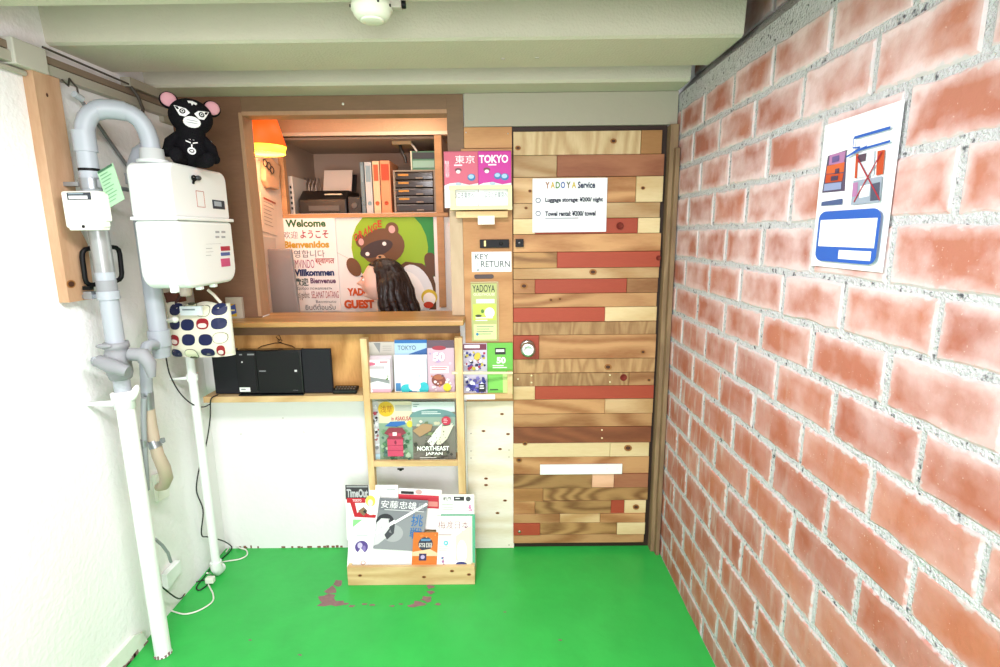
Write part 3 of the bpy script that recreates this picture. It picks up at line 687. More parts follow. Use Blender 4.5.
# things on the office shelf
ZSH = 1.6405
def pxbox(px, ya, yb, m, name, label=None, cat=None, group=None, parent=None, bevel=.002, z0=None, rnd=None):
    x0, y0, x1, y1 = px; a, b_ = W(x0, y1, ya), W(x1, y0, ya); q = MB(); q.box(a.x, b_.x, ya, yb, a.z if z0 is None else z0, b_.z, m, rnd)
    o = q.build(name, parent, bevel=bevel); return tag(o, label, cat, group) if label or cat else o
pr = thing('printer', (W(323, 210, .78).x, .9, ZSH), 'black inkjet printer on the office shelf with paper in the feeder', 'printer')
M_prb = mat('printer_black', '#1d1a19', rough=.35, spec=.5); M_prg = mat('printer_grey', '#55504c', rough=.4)
x0, x1 = W(298, 200, .78).x, W(346, 200, .78).x
mb = MB(); mb.prism([(x0, .78, ZSH), (x0, 1.08, ZSH), (x0, 1.08, ZSH+.14), (x0, .86, ZSH+.14), (x0, .78, ZSH+.085)], (x1-x0, 0, 0), M_prb); mb.build('body', pr, bevel=.006)
mb = MB(); mb.box(x0+.06, x1-.04, .775, .7798, ZSH+.02, ZSH+.05, M_prg); mb.box(x1-.13, x1-.03, .800, .822, ZSH+.1105, ZSH+.118, mat('silver_panel', '#c9b79f', rough=.3)); mb.build('control_panel', pr, bevel=.001)
mb = MB(); a, b_ = W(319, 192, .90), W(349, 171, .95)
mb.obox((a.x-.01, 1.0, ZSH+.1405), (b_.x-a.x+.03, 0, 0), (0, .05, .11), (0, .012, 0), M_prb); mb.build('paper_support', pr, bevel=.003)
mb = MB(); mb.obox((a.x, .975, ZSH+.1405), (b_.x-a.x, 0, 0), (0, .05, .135), (0, .006, 0), flat('#d8c9bc')); mb.build('paper_sheet', pr)
mb = MB(); x0, x1 = W(348, 205, .8).x, W(361, 205, .8).x; mb.box(x0, x1, .80, 1.0, ZSH, ZSH+.10, mat('dark_box', '#2a2524', rough=.5)); mb.lathe(((x0+x1)/2, .80, ZSH+.05), (0, -1, 0), [(.018, 0), (.018, .004), (.014, .005), (.0001, .005)], M_prg, 18)
tag(mb.build('small_speaker', bevel=.004), 'small dark box speaker on the office shelf between printer and binders', 'speaker')
def binder(x0, x1, top, m1, m2, label, lean=0.0):
    t = thing('ring_binder', (W((x0+x1)/2, 212, .78).x, .78, ZSH), label, 'binder', 'binders standing on the office shelf')
    a, b_ = W(x0, 200, .78).x+.001, W(x1, 200, .78).x-.001; zt = W(x0, top, .78).z
    q = MB(); q.box(a, b_, .78, 1.04, ZSH, zt, m1); q.build('cover', t, bevel=.002)
    q = MB(); q.box(a+.006, b_-.006, .7785, .7798, zt-.11, zt-.02, m2); q.build('spine_label', t)
    q = MB(); q.lathe(((a+b_)/2, .7795, ZSH+.06), (0, -1, 0), [(.012, 0), (.012, .001), (.008, .001), (.0075, 0), (.0001, 0)], m2 if x1-x0 > 6 else m1, 16); q.build('finger_hole', t)
binder(361.5, 365.5, 162, mat('binder_slate', '#6b7a80'), flat('#8fa0a6'), 'thin slate grey binder, leftmost on the office shelf')
binder(366, 373, 162, mat('binder_grey', '#b8b9b8'), flat('#8aa0a8'), 'light grey binder standing left of the peach binders')
binder(373.8, 380.8, 161, mat('binder_peach', '#e6b992'), flat('#d9633c'), 'narrow peach binder with orange label on office shelf')
binder(381.4, 391.5, 160.5, mat('binder_orange', '#dc8f64'), flat('#d0502e'), 'wide orange binder beside the drawer unit on office shelf')
du = thing('drawer_unit', (W(416, 210, .76).x, .80, ZSH), 'desktop unit of five dark clear drawers on the office shelf', 'drawer unit')
x0, x1 = W(394, 200, .76).x, W(440, 200, .76).x; x1 = min(x1, -.372); zt = W(400, 170, .76).z
M_fr = mat('drawer_frame', '#8d7b69', rough=.4); M_dr = mat('smoked_drawer', '#3a2f2b', rough=.15, spec=.6); M_lb = flat('#c98a3c')
mb = MB(); mb.box(x0, x0+.012, .76, 1.02, ZSH, zt, M_fr); mb.box(x1-.012, x1, .76, 1.02, ZSH, zt, M_fr); mb.box(x0+.012, x1-.012, .76, 1.02, zt-.01, zt, M_fr); mb.box(x0+.012, x1-.012, .76, 1.02, ZSH, ZSH+.01, M_fr); mb.box(x0+.012, x1-.012, 1.01, 1.02, ZSH+.01, zt-.01, M_fr); mb.build('housing', du, bevel=.002)
hh = (zt-ZSH-.02)/5
for i in range(5):
    z0 = ZSH+.011+i*hh; q = MB(); q.box(x0+.014, x1-.014, .755, 1.0, z0, z0+hh-.006, M_dr); d = q.build('drawer', du, bevel=.003)
    if i > 0: q = MB(); q.box(x0+.03, x0+.09, .7530, .7545, z0+hh*.45, z0+hh*.7, M_lb); q.build('drawer_label', d)
    q = MB(); q.box((x0+x1)/2+.01, (x0+x1)/2+.05, .745, .7545, z0+.004, z0+.010, M_fr); q.build('drawer_pull', d)
gb = thing('storage_box', (W(425, 168, .78).x, .85, zt+.001), 'green and clear storage box stacked on top of the drawer unit', 'box')
a = W(411, 168, .80).x; z1 = W(420, 151, .80).z
mb = MB(); mb.box(a, -.372, .80, 1.0, zt+.001, z1, mat('box_green', '#4f7a5c', rough=.3)); mb.build('body', gb, bevel=.003)
mb = MB(); mb.box(a+.012, -.38, .796, .7995, zt+.016, zt+.055, mat('box_window', '#8fae9c', rough=.15)); mb.box(a+.012, -.38, .796, .7995, zt+.065, z1-.008, M_prb); mb.build('window', gb)
mb = MB(); mb.box(a+.001, a+.008, .792, .7995, zt+.002, z1-.001, mat('box_rim', '#d0c9ae', rough=.4)); mb.build('corner_rim', gb)
pxbox((392, 136, 411, 144.5), .80, .95, mat('beige_vent', '#b59a72', rough=.6), 'junction_box', 'beige junction box under the cupboard top in office', 'junction box', z0=None)
mb = MB(); mb.tube([W(400, 145, .82), W(401, 150, .81), W(405, 158, .80), W(406, 163, .80)], .010, M_prb, 8); mb.tube([W(409, 141, .82), W(414, 147, .80), W(417, 151.5, .79)], .006, flat('#d6cdbf'), 8)
tag(mb.build('hanging_cable'), 'bundle of black and white cable hanging inside the office cupboard', 'cable')
fs_ = thing('magazine_file', (W(289, 210, .8).x, .85, ZSH), 'white slotted magazine file at the left end of the office shelf', 'file holder')
a, b_ = W(284, 200, .80).x, W(294, 200, .80).x
mb = MB(); mb.box(a, b_, .80, 1.02, ZSH, W(290, 176, .8).z, mat('file_white', '#c9bfb4', rough=.4)); mb.build('body', fs_, bevel=.003)
mb = MB()
for i in range(5): mb.box(b_-.018, b_-.008, .7975, .7995, ZSH+.03+i*.03, ZSH+.045+i*.03, M_prb)
mb.build('slots', fs_)
mb = MB()
for i in range(6): mb.tube([W(296+i*3.6, 196, 1.05), W(298+i*3.6, 184, 1.05), W(301+i*3.6, 178, 1.05), W(302.5+i*3.6, 190, 1.05), W(300+i*3.6, 196, 1.05)], .003, mat('wire_grey', '#a79a90', rough=.3, metal=.6), 6)
mb.tube([W(294, 196.5, 1.05), W(320, 196.5, 1.05)], .004, MATS['wire_grey'], 6)
mb.box(W(295, 200, 1.05).x, W(319, 200, 1.05).x, 1.09, 1.12, ZSH, W(300, 197, 1.05).z, M_prg)
tag(mb.build('wire_rack'), 'wavy wire file rack behind the printer on the office shelf', 'rack')

# left office wall: hanging tools, calendar, and the grey monitor
def lw(px, py): return S(px, py, -1.330)
mb = MB(); g = Sheet(S(262.5, 231, OLX+.005), S(277.5, 236, OLX+.005), S(261, 193, OLX+.005), .004, '#d9c3ae', (260, 193, 276, 233))
g.lines(262, 200, 275, 228, 7, '#a38d80', .2); g.r(262, 196, 275, 198, '#b35a48'); g.put('wall_calendar', 'small paper calendar hanging on the office left wall', 'calendar')
def hangbag(nm, lab, cat, pts, m, th=.03):
    q = MB(); q.prism([S(a, b, OLX) for a, b in pts], (th, 0, 0), m); return tag(q.build(nm, bevel=.008, seg=3), lab, cat)
hangbag('cloth_pouch', 'beige cloth pouch hanging on the office left wall above calendar', 'pouch', [(260, 160), (266, 157), (275, 166), (274, 190), (264, 188), (260, 180)], mat('pouch_beige', '#c39a78', rough=.9))
hangbag('paper_slip', 'pale paper slips pinned below the calendar on office left wall', 'paper', [(262, 236), (275, 238), (276, 262), (264, 266)], mat('slip', '#bfae9f', rough=.9), .004)
mb = MB()
for c in ((265, 163), (269, 166), (272, 170)):
    p = S(c[0], c[1], OLX+.04); mb.tube([p+Vector((0, .022*math.cos(k*.63), .018*math.sin(k*.63))) for k in range(10)], .003, mat('scissor_black', '#2b2020', rough=.4), 6, closed=True)
q = S(266, 163, OLX+.04); mb.box(OLX, OLX+.045, q.y-.003, q.y+.003, q.z+.012, q.z+.018, M_steel)
tag(mb.build('scissors'), 'dark looped scissor handles hanging under the orange lamp in office', 'scissors')
mo = thing('monitor', W(281, 309, .40), 'grey monitor seen from behind in the left corner of hatch', 'monitor')
a, b_ = W(263, 309, .40), W(299, 249, .40)
mb = MB(); mb.prism([(a.x, .46, a.z-.03), (W(298.5, 309, .40).x, .40, a.z-.03), (W(290.5, 249, .40).x, .40, b_.z), (a.x, .46, b_.z)], (0, .03, 0), mat('monitor_grey', '#8d8683', rough=.45)); mb.build('shell', mo, bevel=.006)
mb = MB(); mb.box((a.x+b_.x)/2-.03, (a.x+b_.x)/2+.03, .47, .49, .76, a.z-.03, M_prg); mb.build('stand', mo)
dk = thing('office_desk', (-1.0, .42, 0), 'desk behind the counter carrying the monitor', 'desk')
mb = MB(); mb.box(OLX+.002, -1.0, .16, .66, .72, .76, W_sh); mb.build('desk_top', dk)
for xx in (OLX+.02, -1.04):
    for yy in (.18, .62): mb = MB(); mb.box(xx, xx+.03, yy, yy+.03, 0, .72, W_sh); mb.build('leg', dk)

# orange pendant lamp
lp = thing('pendant_lamp', (-1.185, .26, 2.25), 'orange pendant lamp glowing in top left corner of the hatch', 'lamp')
LC = Vector((W(263, 150, .26).x, .26, 0)); zt, zb = 2.10, W(262, 154, .26).z
mb = MB(); mb.lathe((LC.x, LC.y, 0), (0.0, 0, 1), [(.060, zt), (.104, zb+.034)], mat('lamp_shade_orange', '#e8501a', rough=.6, emit='#ff5210', es=0.9), 32); sh = mb.build('shade', lp)
sm = sh.modifiers.new('s', 'SOLIDIFY'); sm.thickness = .002
mb = MB(); mb.lathe((LC.x, LC.y, 0), (0, 0, 1), [(.104, zb+.034), (.096, zb+.012), (.098, zb)], mat('lamp_shade_rim', '#ffd34a', rough=.5, emit='#ffc832', es=2.0), 32); o_ = mb.build('lower_band', lp)
sm = o_.modifiers.new('s', 'SOLIDIFY'); sm.thickness = .002
mb = MB(); mb.ell((LC.x, LC.y, zb+.05), (.03, .03, .036), mat('bulb', '#fff2d0', emit='#ffe2b0', es=14)); mb.build('bulb', lp)
mb = MB(); mb.cyl((LC.x, LC.y, zb+.08), (LC.x, LC.y, zt+.01), .016, M_prb); mb.cyl((LC.x, LC.y, zt+.01), (LC.x, LC.y, 2.25), .003, M_prb, 8); mb.build('cord', lp)
pl = bpy.data.lights.new('pendant_bulb_light', 'POINT'); pl.energy = 5; pl.color = (1, .62, .36); pl.shadow_soft_size = .04
po = bpy.data.objects.new('pendant_bulb_light', pl); COL.objects.link(po); po.location = (LC.x, LC.y, zb-.01)

# ---------------------------------------------------------------- the person at the desk (profile, facing left)
def person():
    HX, HY = W(378.5, 282, .32).x, .32; HZ = W(378, 281.5, .32).z
    t = thing('person', (HX, HY, 0), 'person with long dark hair in profile behind the counter, facing left', 'person')
    skin = mat('skin', '#dfb3a0', rough=.5, vary=.05); hairm = mat('dark_hair', '#22130f', rough=.45, bump=.8, bscale=40, vary=.5, vscale=25); shirt = mat('patterned_shirt', '#9a978f', rough=.9, vary=.5, vscale=70)
    # head: ellipsoid pushed into a face, looking towards -x
    g = lambda d, s_: math.exp(-(d*d)/(s_*s_))
    def fn(p, q):
        r = Vector(q); a = math.atan2(p.y, -p.x)      # 0 = straight ahead
        zz = q.z/.85
        if p.x < 0:
            ah = abs(a)
            r.x -= .033*g(ah, .17)*g(zz+.014, .015)          # nose tip
            r.x -= .013*g(ah, .14)*g(zz-.010, .020)          # bridge
            r.x -= .015*g(ah, .3)*g(zz+.042, .008)           # upper lip
            r.x -= .015*g(ah, .28)*g(zz+.056, .007)          # lower lip
            r.x += .006*g(ah, .5)*g(zz+.066, .010)
            r.x -= .030*g(ah, .45)*g(zz+.085, .018)          # chin
            r.x -= .007*g(ah, .7)*g(zz-.036, .012)           # brow
            r.x += .009*g(ah-.38, .18)*g(zz-.016, .014)      # eye socket
        if zz < -.03: r.y *= 1-.30*min(1, (-.03-zz)/.08)
        return r
    rz = Matrix.Rotation(math.radians(-3), 3, 'Z')
    mb = MB(); mb.ell((HX, HY, HZ), (.078, .066, .100), skin, rz, 48, 40, fn); hd = mb.build('head', t)
    for sgn in (-1, 1):
        mb = MB(); c = rz @ Vector((-.066, .027*sgn, .012)); mb.ell(Vector((HX, HY, HZ))+c, (.010, .011, .008), flat('#efe9e4'), rz, 14, 10)
        c = rz @ Vector((-.0750, .028*sgn, .012)); mb.ell(Vector((HX, HY, HZ))+c, (.003, .005, .005), flat('#1d1412'), rz, 10, 8); mb.build('eye', hd)
        mb = MB(); c = rz @ Vector((-.0745, .029*sgn, .029)); mb.ell(Vector((HX, HY, HZ))+c, (.005, .015, .003), hairm, rz, 12, 6); mb.build('eyebrow', hd)
        mb = MB(); c = rz @ Vector((.016, .052*sgn, -.004)); mb.ell(Vector((HX, HY, HZ))+c, (.018, .009, .031), skin, rz, 14, 10); mb.build('ear', hd)
    mb = MB(); c = rz @ Vector((-.084, 0, -.0415)); mb.ell(Vector((HX, HY, HZ))+c, (.006, .016, .0045), mat('lips', '#b5655c', rough=.4), rz, 14, 8); mb.build('mouth', hd)
    # hair: wavy long mass falling to the shoulders
    def hf_(p, q):
        r = Vector(q); a = math.atan2(p.y, p.x)
        k = .004*math.sin(a*11+q.z*60)+.003*math.sin(a*23+q.z*35); r += Vector((p.x, p.y, 0))*k
        lim = -.030+.20*max(0, q.z-.045)*(-3.2)*.5 if q.z > .045 else -.022
        r.x = max(r.x, -.115 if q.z > .094 else (-.080 if q.z > .078 else lim))
        return r
    mb = MB(); mb.ell((HX+.034, HY, HZ+.006), (.112, .088, .112), hairm, rz, 64, 36, hf_)
    def lock(p0, p1, p2, r0, r1, r2):
        P = []; R_ = []
        for i in range(11):
            u = i/10; P.append(Vector(p0)*(1-u)**2+Vector(p1)*2*u*(1-u)+Vector(p2)*u*u+Vector((.006*math.sin(u*9), .006*math.cos(u*8), 0))); R_.append((r0*(1-u)**2+r1*2*u*(1-u)+r2*u*u)*(1 if i < 10 else .4)*(1+.16*math.sin(i*1.9+p0[0]*60)))
        mb.tube(P, R_, hairm, 14)
    B = Vector((HX, HY, HZ)); rl = random.Random(5)
    for a in range(26):
        an = math.radians(-84+a*6.7); d = Vector((math.cos(an), math.sin(an), 0)); d = rz @ d
        lock(B+d*.070+Vector((.03, 0, .05)), B+d*(.130+rl.uniform(-.012, .02))+Vector((.045, 0, -.06)), B+d*(.105+rl.uniform(-.02, .035))+Vector((.050, 0, -.19-rl.uniform(0, .05))), .024, .030, .012)
    mb.build('hair', t)
    # body: skinned seated figure, continuous with neck; clothed
    bm = bmesh.new()
    J = {}
    def j(n, x, y, z): J[n] = bm.verts.new((x, y, z))
    X = HX+.045
    j('pelvis', X+.03, HY, .50); j('waist', X+.025, HY, .66); j('chest', X+.02, HY, .90); j('collar', X+.012, HY, 1.03); j('neck', X-.005, HY, 1.105); j('nt', X-.022, HY, HZ-.06)
    rads = {'pelvis': .135, 'waist': .115, 'chest': .13, 'collar': .075, 'neck': .047, 'nt': .046}
    E_ = [('pelvis', 'waist'), ('waist', 'chest'), ('chest', 'collar'), ('collar', 'neck'), ('neck', 'nt')]
    for s_, sg in (('L', -1), ('R', 1)):
        j('sh'+s_, X+.015, HY+.135*sg, 1.0); j('el'+s_, X-.0, HY+.165*sg, .74); j('wr'+s_, X-.20, HY+.10*sg, .66); j('hp'+s_, X+.0, HY+.09*sg, .49); j('kn'+s_, X-.36, HY+.10*sg, .50); j('an'+s_, X-.26, HY+.10*sg, .09); j('to'+s_, X-.40, HY+.11*sg, .045)
        rads.update({'sh'+s_: .055, 'el'+s_: .042, 'wr'+s_: .028, 'hp'+s_: .085, 'kn'+s_: .058, 'an'+s_: .038, 'to'+s_: .034})
        E_ += [('collar', 'sh'+s_), ('sh'+s_, 'el'+s_), ('el'+s_, 'wr'+s_), ('pelvis', 'hp'+s_), ('hp'+s_, 'kn'+s_), ('kn'+s_, 'an'+s_), ('an'+s_, 'to'+s_)]
        j('pm'+s_, X-.27, HY+.085*sg, .645); rads['pm'+s_] = .026; E_.append(('wr'+s_, 'pm'+s_))
        for k in range(4):
            yy = HY+(.085+(k-1.5)*.019)*sg; L_ = (.034, .040, .038, .028)[k]
            j('f%d%s' % (k, s_), X-.305, yy, .640); j('g%d%s' % (k, s_), X-.305-L_*1.4, yy, .618); rads['f%d%s' % (k, s_)] = .0095; rads['g%d%s' % (k, s_)] = .008
            E_ += [('pm'+s_, 'f%d%s' % (k, s_)), ('f%d%s' % (k, s_), 'g%d%s' % (k, s_))]
        j('th'+s_, X-.270, HY+.040*sg, .630); rads['th'+s_] = .0095; E_.append(('pm'+s_, 'th'+s_))
    for a, b in E_: bm.edges.new((J[a], J[b]))
    names = list(J); bm.verts.index_update(); me = bpy.data.meshes.new('body'); off = t.location
    for v in bm.verts: v.co -= off
    bm.to_mesh(me); bm.free()
    me.materials.append(shirt)
    o = bpy.data.objects.new('body', me); COL.objects.link(o); o.parent = t
    sk = o.modifiers.new('skin', 'SKIN'); sk.use_smooth_shade = True
    me2 = o.data
    if not me2.skin_vertices: me2.skin_vertices.new() if hasattr(me2.skin_vertices, 'new') else None
    for i, n in enumerate(names):
        sv = me2.skin_vertices[0].data[i]; sv.radius = (rads[n], rads[n]); sv.use_root = (n == 'pelvis')
    sb = o.modifiers.new('sub', 'SUBSURF'); sb.levels = 1; sb.render_levels = 2
    # stool under the figure
    st = thing('stool', (X+.03, HY, 0), 'round stool under the person behind the counter', 'stool')
    mb = MB(); mb.lathe((X+.03, HY, 0), (0, 0, 1), [(.0001, .36), (.15, .36), (.155, .368), (.15, .376), (.0001, .376)], W_sh, 24); mb.build('seat', st)
    for k in range(4):
        a = math.pi/4+k*math.pi/2; mb = MB(); mb.tube([(X+.03+.10*math.cos(a), HY+.10*math.sin(a), .362), (X+.03+.14*math.cos(a), HY+.14*math.sin(a), 0)], .012, M_prb, 8); mb.build('leg', st)
person()

# ================================================================= MAGAZINE RACK
rk = thing('magazine_rack', (-.43, -.08, 0), 'pine magazine rack with two shelves hanging under the counter', 'magazine rack')
yr0, yr1 = -.150, -.014
xl0, xl1, xr0, xr1 = -.626, -.600, -.236, -.187
xl0 = W(363.5, 400, yr0).x; xl1 = W(370, 400, yr0).x; xr0 = W(456, 400, yr0).x; xr1 = W(463.5, 400, yr0).x
mb = MB(); mb.box(xl0, xl1, yr0, -.112, .0, 1.084, W_pine); mb.build('post', rk, bevel=.002)
mb = MB(); mb.box(xr0, xr1, yr0, -.112, .0, 1.084, W_pine); mb.build('post', rk, bevel=.002)
for k, (y0, y1) in enumerate(((393, 399), (461, 466.5))):
    z1, z0 = W(410, y0, yr0).z, W(410, y1, yr0).z
    mb = MB(); mb.box(xl1, xr0, yr0, yr0+.014, z0, z1, W_pineX); mb.box(xl1, xr0, yr0+.014, yr1-.012, z0, z0+.012, W_pineX); mb.build('shelf', rk, bevel=.001)
zA = W(410, 400.5, yr0).z+.013; zB = W(410, 468, yr0).z+.013

def rsheet(px, y, lean, th, m): return wsheet(px, y, th, m, yt=y+lean)
G1 = 'brochures on the upper rack shelf'; G2 = 'magazines on the lower rack shelf'
# upper shelf
s = rsheet((369, 342, 396, 391), -.045, .02, .004, '#c6c2b6'); s.poly([(375, 343), (382, 343), (381, 353)], '#8f9290'); s.lines(384, 346, 394, 352, 3, '#a9a69b', .3)
s.put('brochure', 'grey leaflet at the back left of the upper rack shelf', 'brochure', G1)
s = rsheet((396, 340, 428, 391.5), -.060, .02, .006, '#a9cbe2'); s.r(396, 340, 428, 343.3, '#2f74b8').poly([(410, 354), (428, 348), (428, 355), (410, 355)], '#3d6aa6').t('TOKYO', 399, 345.5, 417, 350, '#5b6f70', .01)
s.put('brochure', 'blue TOKYO brochure standing at the back of the upper rack shelf', 'brochure', G1)
s = rsheet((395, 355, 428, 392), -.082, .015, .008, '#e3ebef'); s.lines(400, 358, 420, 364, 2, '#cfdde2', .3); s.r(396, 383, 401, 391, '#4f8fc0')
s.put('brochure', 'plain white brochure in front of the blue TOKYO one', 'brochure', G1)
s = rsheet((402.5, 357, 427, 393.5), -.110, .012, .006, '#e6f1f2'); s.e(407, 389, 6, 5, '#38c4cc').e(424, 388, 5, 6, '#38c4cc').r(402.5, 391.5, 427, 393.5, '#52cdd2').e(415, 386, 6, 5, '#eef4f0').blobs(406, 372, 424, 382, ['#bfe6ea', '#d3eef0'], 8, 2.5).r(409, 391.2, 417, 392.4, '#2f5fa0')
s.put('brochure', 'white and turquoise flyer at the front of the upper rack shelf', 'brochure', G1)
s = rsheet((428.3, 340.5, 455, 392.5), -.100, .02, .010, '#c9aebb'); s.r(428.3, 340.5, 455, 348, '#66525e').t('50', 434, 352.5, 445.5, 361, '#f4f0f2', .03).e(440, 348, 7, 2.2, '#a83a48').blobs(429, 350, 454, 368, ['#a88fc0', '#d8c0d0', '#b79cc6'], 9, 3)
s.r(431, 366, 449, 373, '#f0e9ea').lines(432, 367, 448, 371, 2, '#b04a58', .4).e(439, 380, 7, 6, '#8a4a3c').e(439, 377, 5, 2.4, '#b06a4a').blobs(430, 374, 453, 391, ['#dccfd0', '#7a5a5c', '#c87f60', '#efe6e2'], 14, 2.2).t('50', 434, 352.5, 445.5, 361, '#f4f0f2', .03).e(447.5, 387, 4, 4, '#e8e03a')
s.put('brochure', 'mauve brochure with big 50 and yellow dot on the upper rack shelf', 'brochure', G1)
for i in range(4):
    s = rsheet((367.8+.8*i, 360-1.4*i, 391+.7*i, 393-1.2*i), -.126+.011*i, .006, .0095, '#d9cfd2' if i else '#e2dadb')
    if i == 0:
        s.r(366.6, 362, 390.2, 388.5, '#eeeeea').poly([(366.6, 372), (372, 377), (390.2, 380), (390.2, 388.5), (366.6, 388.5)], '#8d9492').poly([(366.6, 384), (378, 381), (390.2, 384), (390.2, 388.5), (366.6, 388.5)], '#dfe4e6').e(372, 364, 5, 1.8, '#d0708a').r(381, 361.6, 389, 362.8, '#b8586c').lines(369, 366, 388, 371, 1, '#b9b4b8', .6).r(366, 389, 391, 393, '#d9a8b6').e(371, 391, 2.2, 1.8, '#f3eef0').blobs(386, 374, 390, 382, ['#6f8a5a', '#93a878'], 6, 1.4)
    xl = ['front booklet of the small thick stack at left of upper rack shelf', 'second booklet of the small stack at left of upper rack shelf', 'third booklet of the small stack at left of upper rack shelf', 'rearmost booklet of the small stack at left of upper rack shelf'][i]
    s.put('booklet', xl, 'booklet', 'small booklets stacked at the left of the upper rack shelf')
# lower shelf
s = rsheet((370.3, 401.5, 381, 461.5), -.085, .02, .006, '#cfd2d0'); s.blobs(370.5, 403, 381, 452, ['#3a3a3c', '#eef0ee', '#8f9494', '#e4e6e4', '#b04a56', '#dfe6ea'], 46, 2.7).r(370.5, 453, 381, 459, '#b8dce6')
s.put('magazine', 'narrow black and white comic-patterned leaflet, leftmost on lower rack shelf', 'magazine', G2)
s = rsheet((380.4, 401.5, 413.5, 461.8), -.100, .02, .008, '#8fae92'); s.r(380.4, 401.5, 413.5, 423, '#d9d5b4').e(388, 409, 8, 7.5, '#e8c22e').t('浅草', 382.5, 405.5, 394, 412.5, '#b06a1a', .0).r(397, 405, 413, 411, '#b9bdb0').t('in ASAKUSA', 393, 416.3, 412.5, 420.5, '#c43a52', .02).poly([(386, 426), (392, 421.5), (406, 421), (407, 424), (398, 426.5)], '#3c78c0').e(411, 424, 3, 3.4, '#ead94a')
s.blobs(381, 427, 413, 461, ['#5f8a62', '#77a276', '#3f6a4c', '#a9c6a4', '#557c70'], 60, 3.6)
s.poly([(386, 432), (391, 426.5), (404, 426.5), (408, 432), (404, 434), (390, 434)], '#93404c').r(390.5, 432, 403, 438, '#c2485e').r(394.5, 431, 398.5, 434.5, '#f0dede').poly([(388, 438), (391, 435), (403, 435), (406, 438)], '#a03a4c').r(389, 438, 404.5, 455, '#d4506e').line(389, 444, 404.5, 444, .5, '#a83a54').line(389, 449, 404.5, 449, .5, '#a83a54').e(397, 441, 1, 2, '#8f3048')
s.put('magazine', 'green magazine with red pagoda and yellow circle on lower rack shelf', 'magazine', G2)
s = rsheet((413.5, 402, 456, 463), -.112, .02, .008, '#7f7d70'); s.r(413.5, 402, 456, 412, '#c9d6d2').e(434, 417, 23, 8, '#6d9492', 0, 24, 180, 360).poly([(413.5, 417), (456, 417), (456, 426), (413.5, 426)], '#92a898').lines(423, 411.6, 446, 415, 2, '#dfe8e2', .35).lines(415, 404, 421, 408, 2, '#7f9a96', .4)
s.blobs(414, 418, 455, 437, ['#8c9a6a', '#c9c6a8', '#6f7f5c', '#d8d8c8'], 26, 3).poly([(414, 430), (424, 423), (434, 424), (432, 430), (421, 436)], '#b3916a').poly([(437, 443), (444, 426), (455, 424), (448, 438), (440, 446)], '#d9d8c0').poly([(428, 441), (438, 428), (444, 422), (441, 436), (433, 446)], '#e2e2d6').blobs(426, 426, 448, 444, ['#3f4438', '#51543f'], 22, .8).e(447.5, 420, 4.6, 4.4, '#c83a50').lines(445, 418, 450, 423, 3, '#eec6cc', .35)
s.blobs(414, 440, 455, 461, ['#55534a', '#6d6a5c', '#47463e'], 26, 4).t('NORTHEAST', 418.5, 444.5, 450, 449, '#f4f4ee', .03).t('JAPAN', 426.5, 450.3, 443.5, 454.2, '#f4f4ee', .02).lines(421, 455.5, 447, 459.5, 2, '#c9c8bc', .4).r(443, 459, 452, 462, '#e4eccf')
s.put('magazine', 'NORTHEAST JAPAN magazine, rightmost on the lower rack shelf', 'magazine', G2)
mb = MB(); q = W(400.5, 468.5, -.14); mb.box(q.x-.014, q.x+.014, -.142, -.135, q.z-.006, q.z, blk); mb.box(q.x-.005, q.x+.005, -.142, -.135, q.z-.011, q.z-.006, blk); tag(mb.build('clip'), 'small black clip under the lower rack shelf', 'clip')

# ================================================================= FLOOR CRATE WITH PAMPHLETS
cr = thing('brochure_crate', (-.42, -.19, 0), 'low pine crate on the green floor holding fanned pamphlets', 'crate')
xa, xb = FL(348.5, 585).x, FL(475, 583).x; YF = -.285
zf = W(410, 567, YF).z
mb = MB(); mb.box(xa, xb, YF, YF+.016, 0.001, zf, W_pineX)
for px, py in ((360, 575.5), (452, 571), (424, 577), (469, 574.5)): disc(px, py, 2.2, 1.3, kn2, YF-.0002, .0006); disc(px, py, 1.1, .7, kn, YF-.0008, .0006)
mb.build('front_board', cr, bevel=.0015)
mb = MB(); mb.box(xa, xa+.014, YF+.016, -.155, .001, zf-.002, W_pineX); mb.build('side_board', cr, bevel=.0015); mb = MB(); mb.box(xb-.014, xb, YF+.016, -.155, .001, zf-.002, W_pineX); mb.build('side_board', cr, bevel=.0015)
# slanted back board the pamphlets lie on
P0 = Vector((0, YF+.045, zf-.045)); P1 = Vector((0, -.158, .305)); dv = (P1-P0).normalized(); nv = Vector((0, -dv.z, dv.y)); nv = nv if nv.y < 0 else -nv
mb = MB(); mb.obox((xa+.015, P0.y, P0.z-.03), (xb-xa-.03, 0, 0), P1-P0+Vector((0, 0, .03)), -nv*.010, W_pineX); mb.build('back_board', cr, bevel=.0015)
mb = MB(); mb.box(xa+.015, xb-.015, YF+.017, -.155, .001, .010, W_pineX); mb.build('base_board', cr)
def csheet(q, k, th, m, px=None):
    """sheet lying on the crate's slope; q = photo corners TL, TR, BR, BL; k = metres above the slope"""
    pl_ = P0+nv*k; TL, TR, BR, BL = [H(a, b, pl_, nv) for a, b in q]
    xs = [a for a, b in q]; ys = [b for a, b in q]
    return Sheet(BL, BR, TL, th, m, px or (q[0][0], q[0][1], q[1][0], q[3][1]))
G3 = 'pamphlets in the floor crate'
s = csheet([(373, 485), (398, 485), (398, 530), (373, 530)], .006, .004, '#eeefec'); s.lines(387, 489, 396, 491, 1, '#a9b0b0', .5); s.put('pamphlet', 'white pamphlet behind the grey portrait book in floor crate', 'pamphlet', G3)
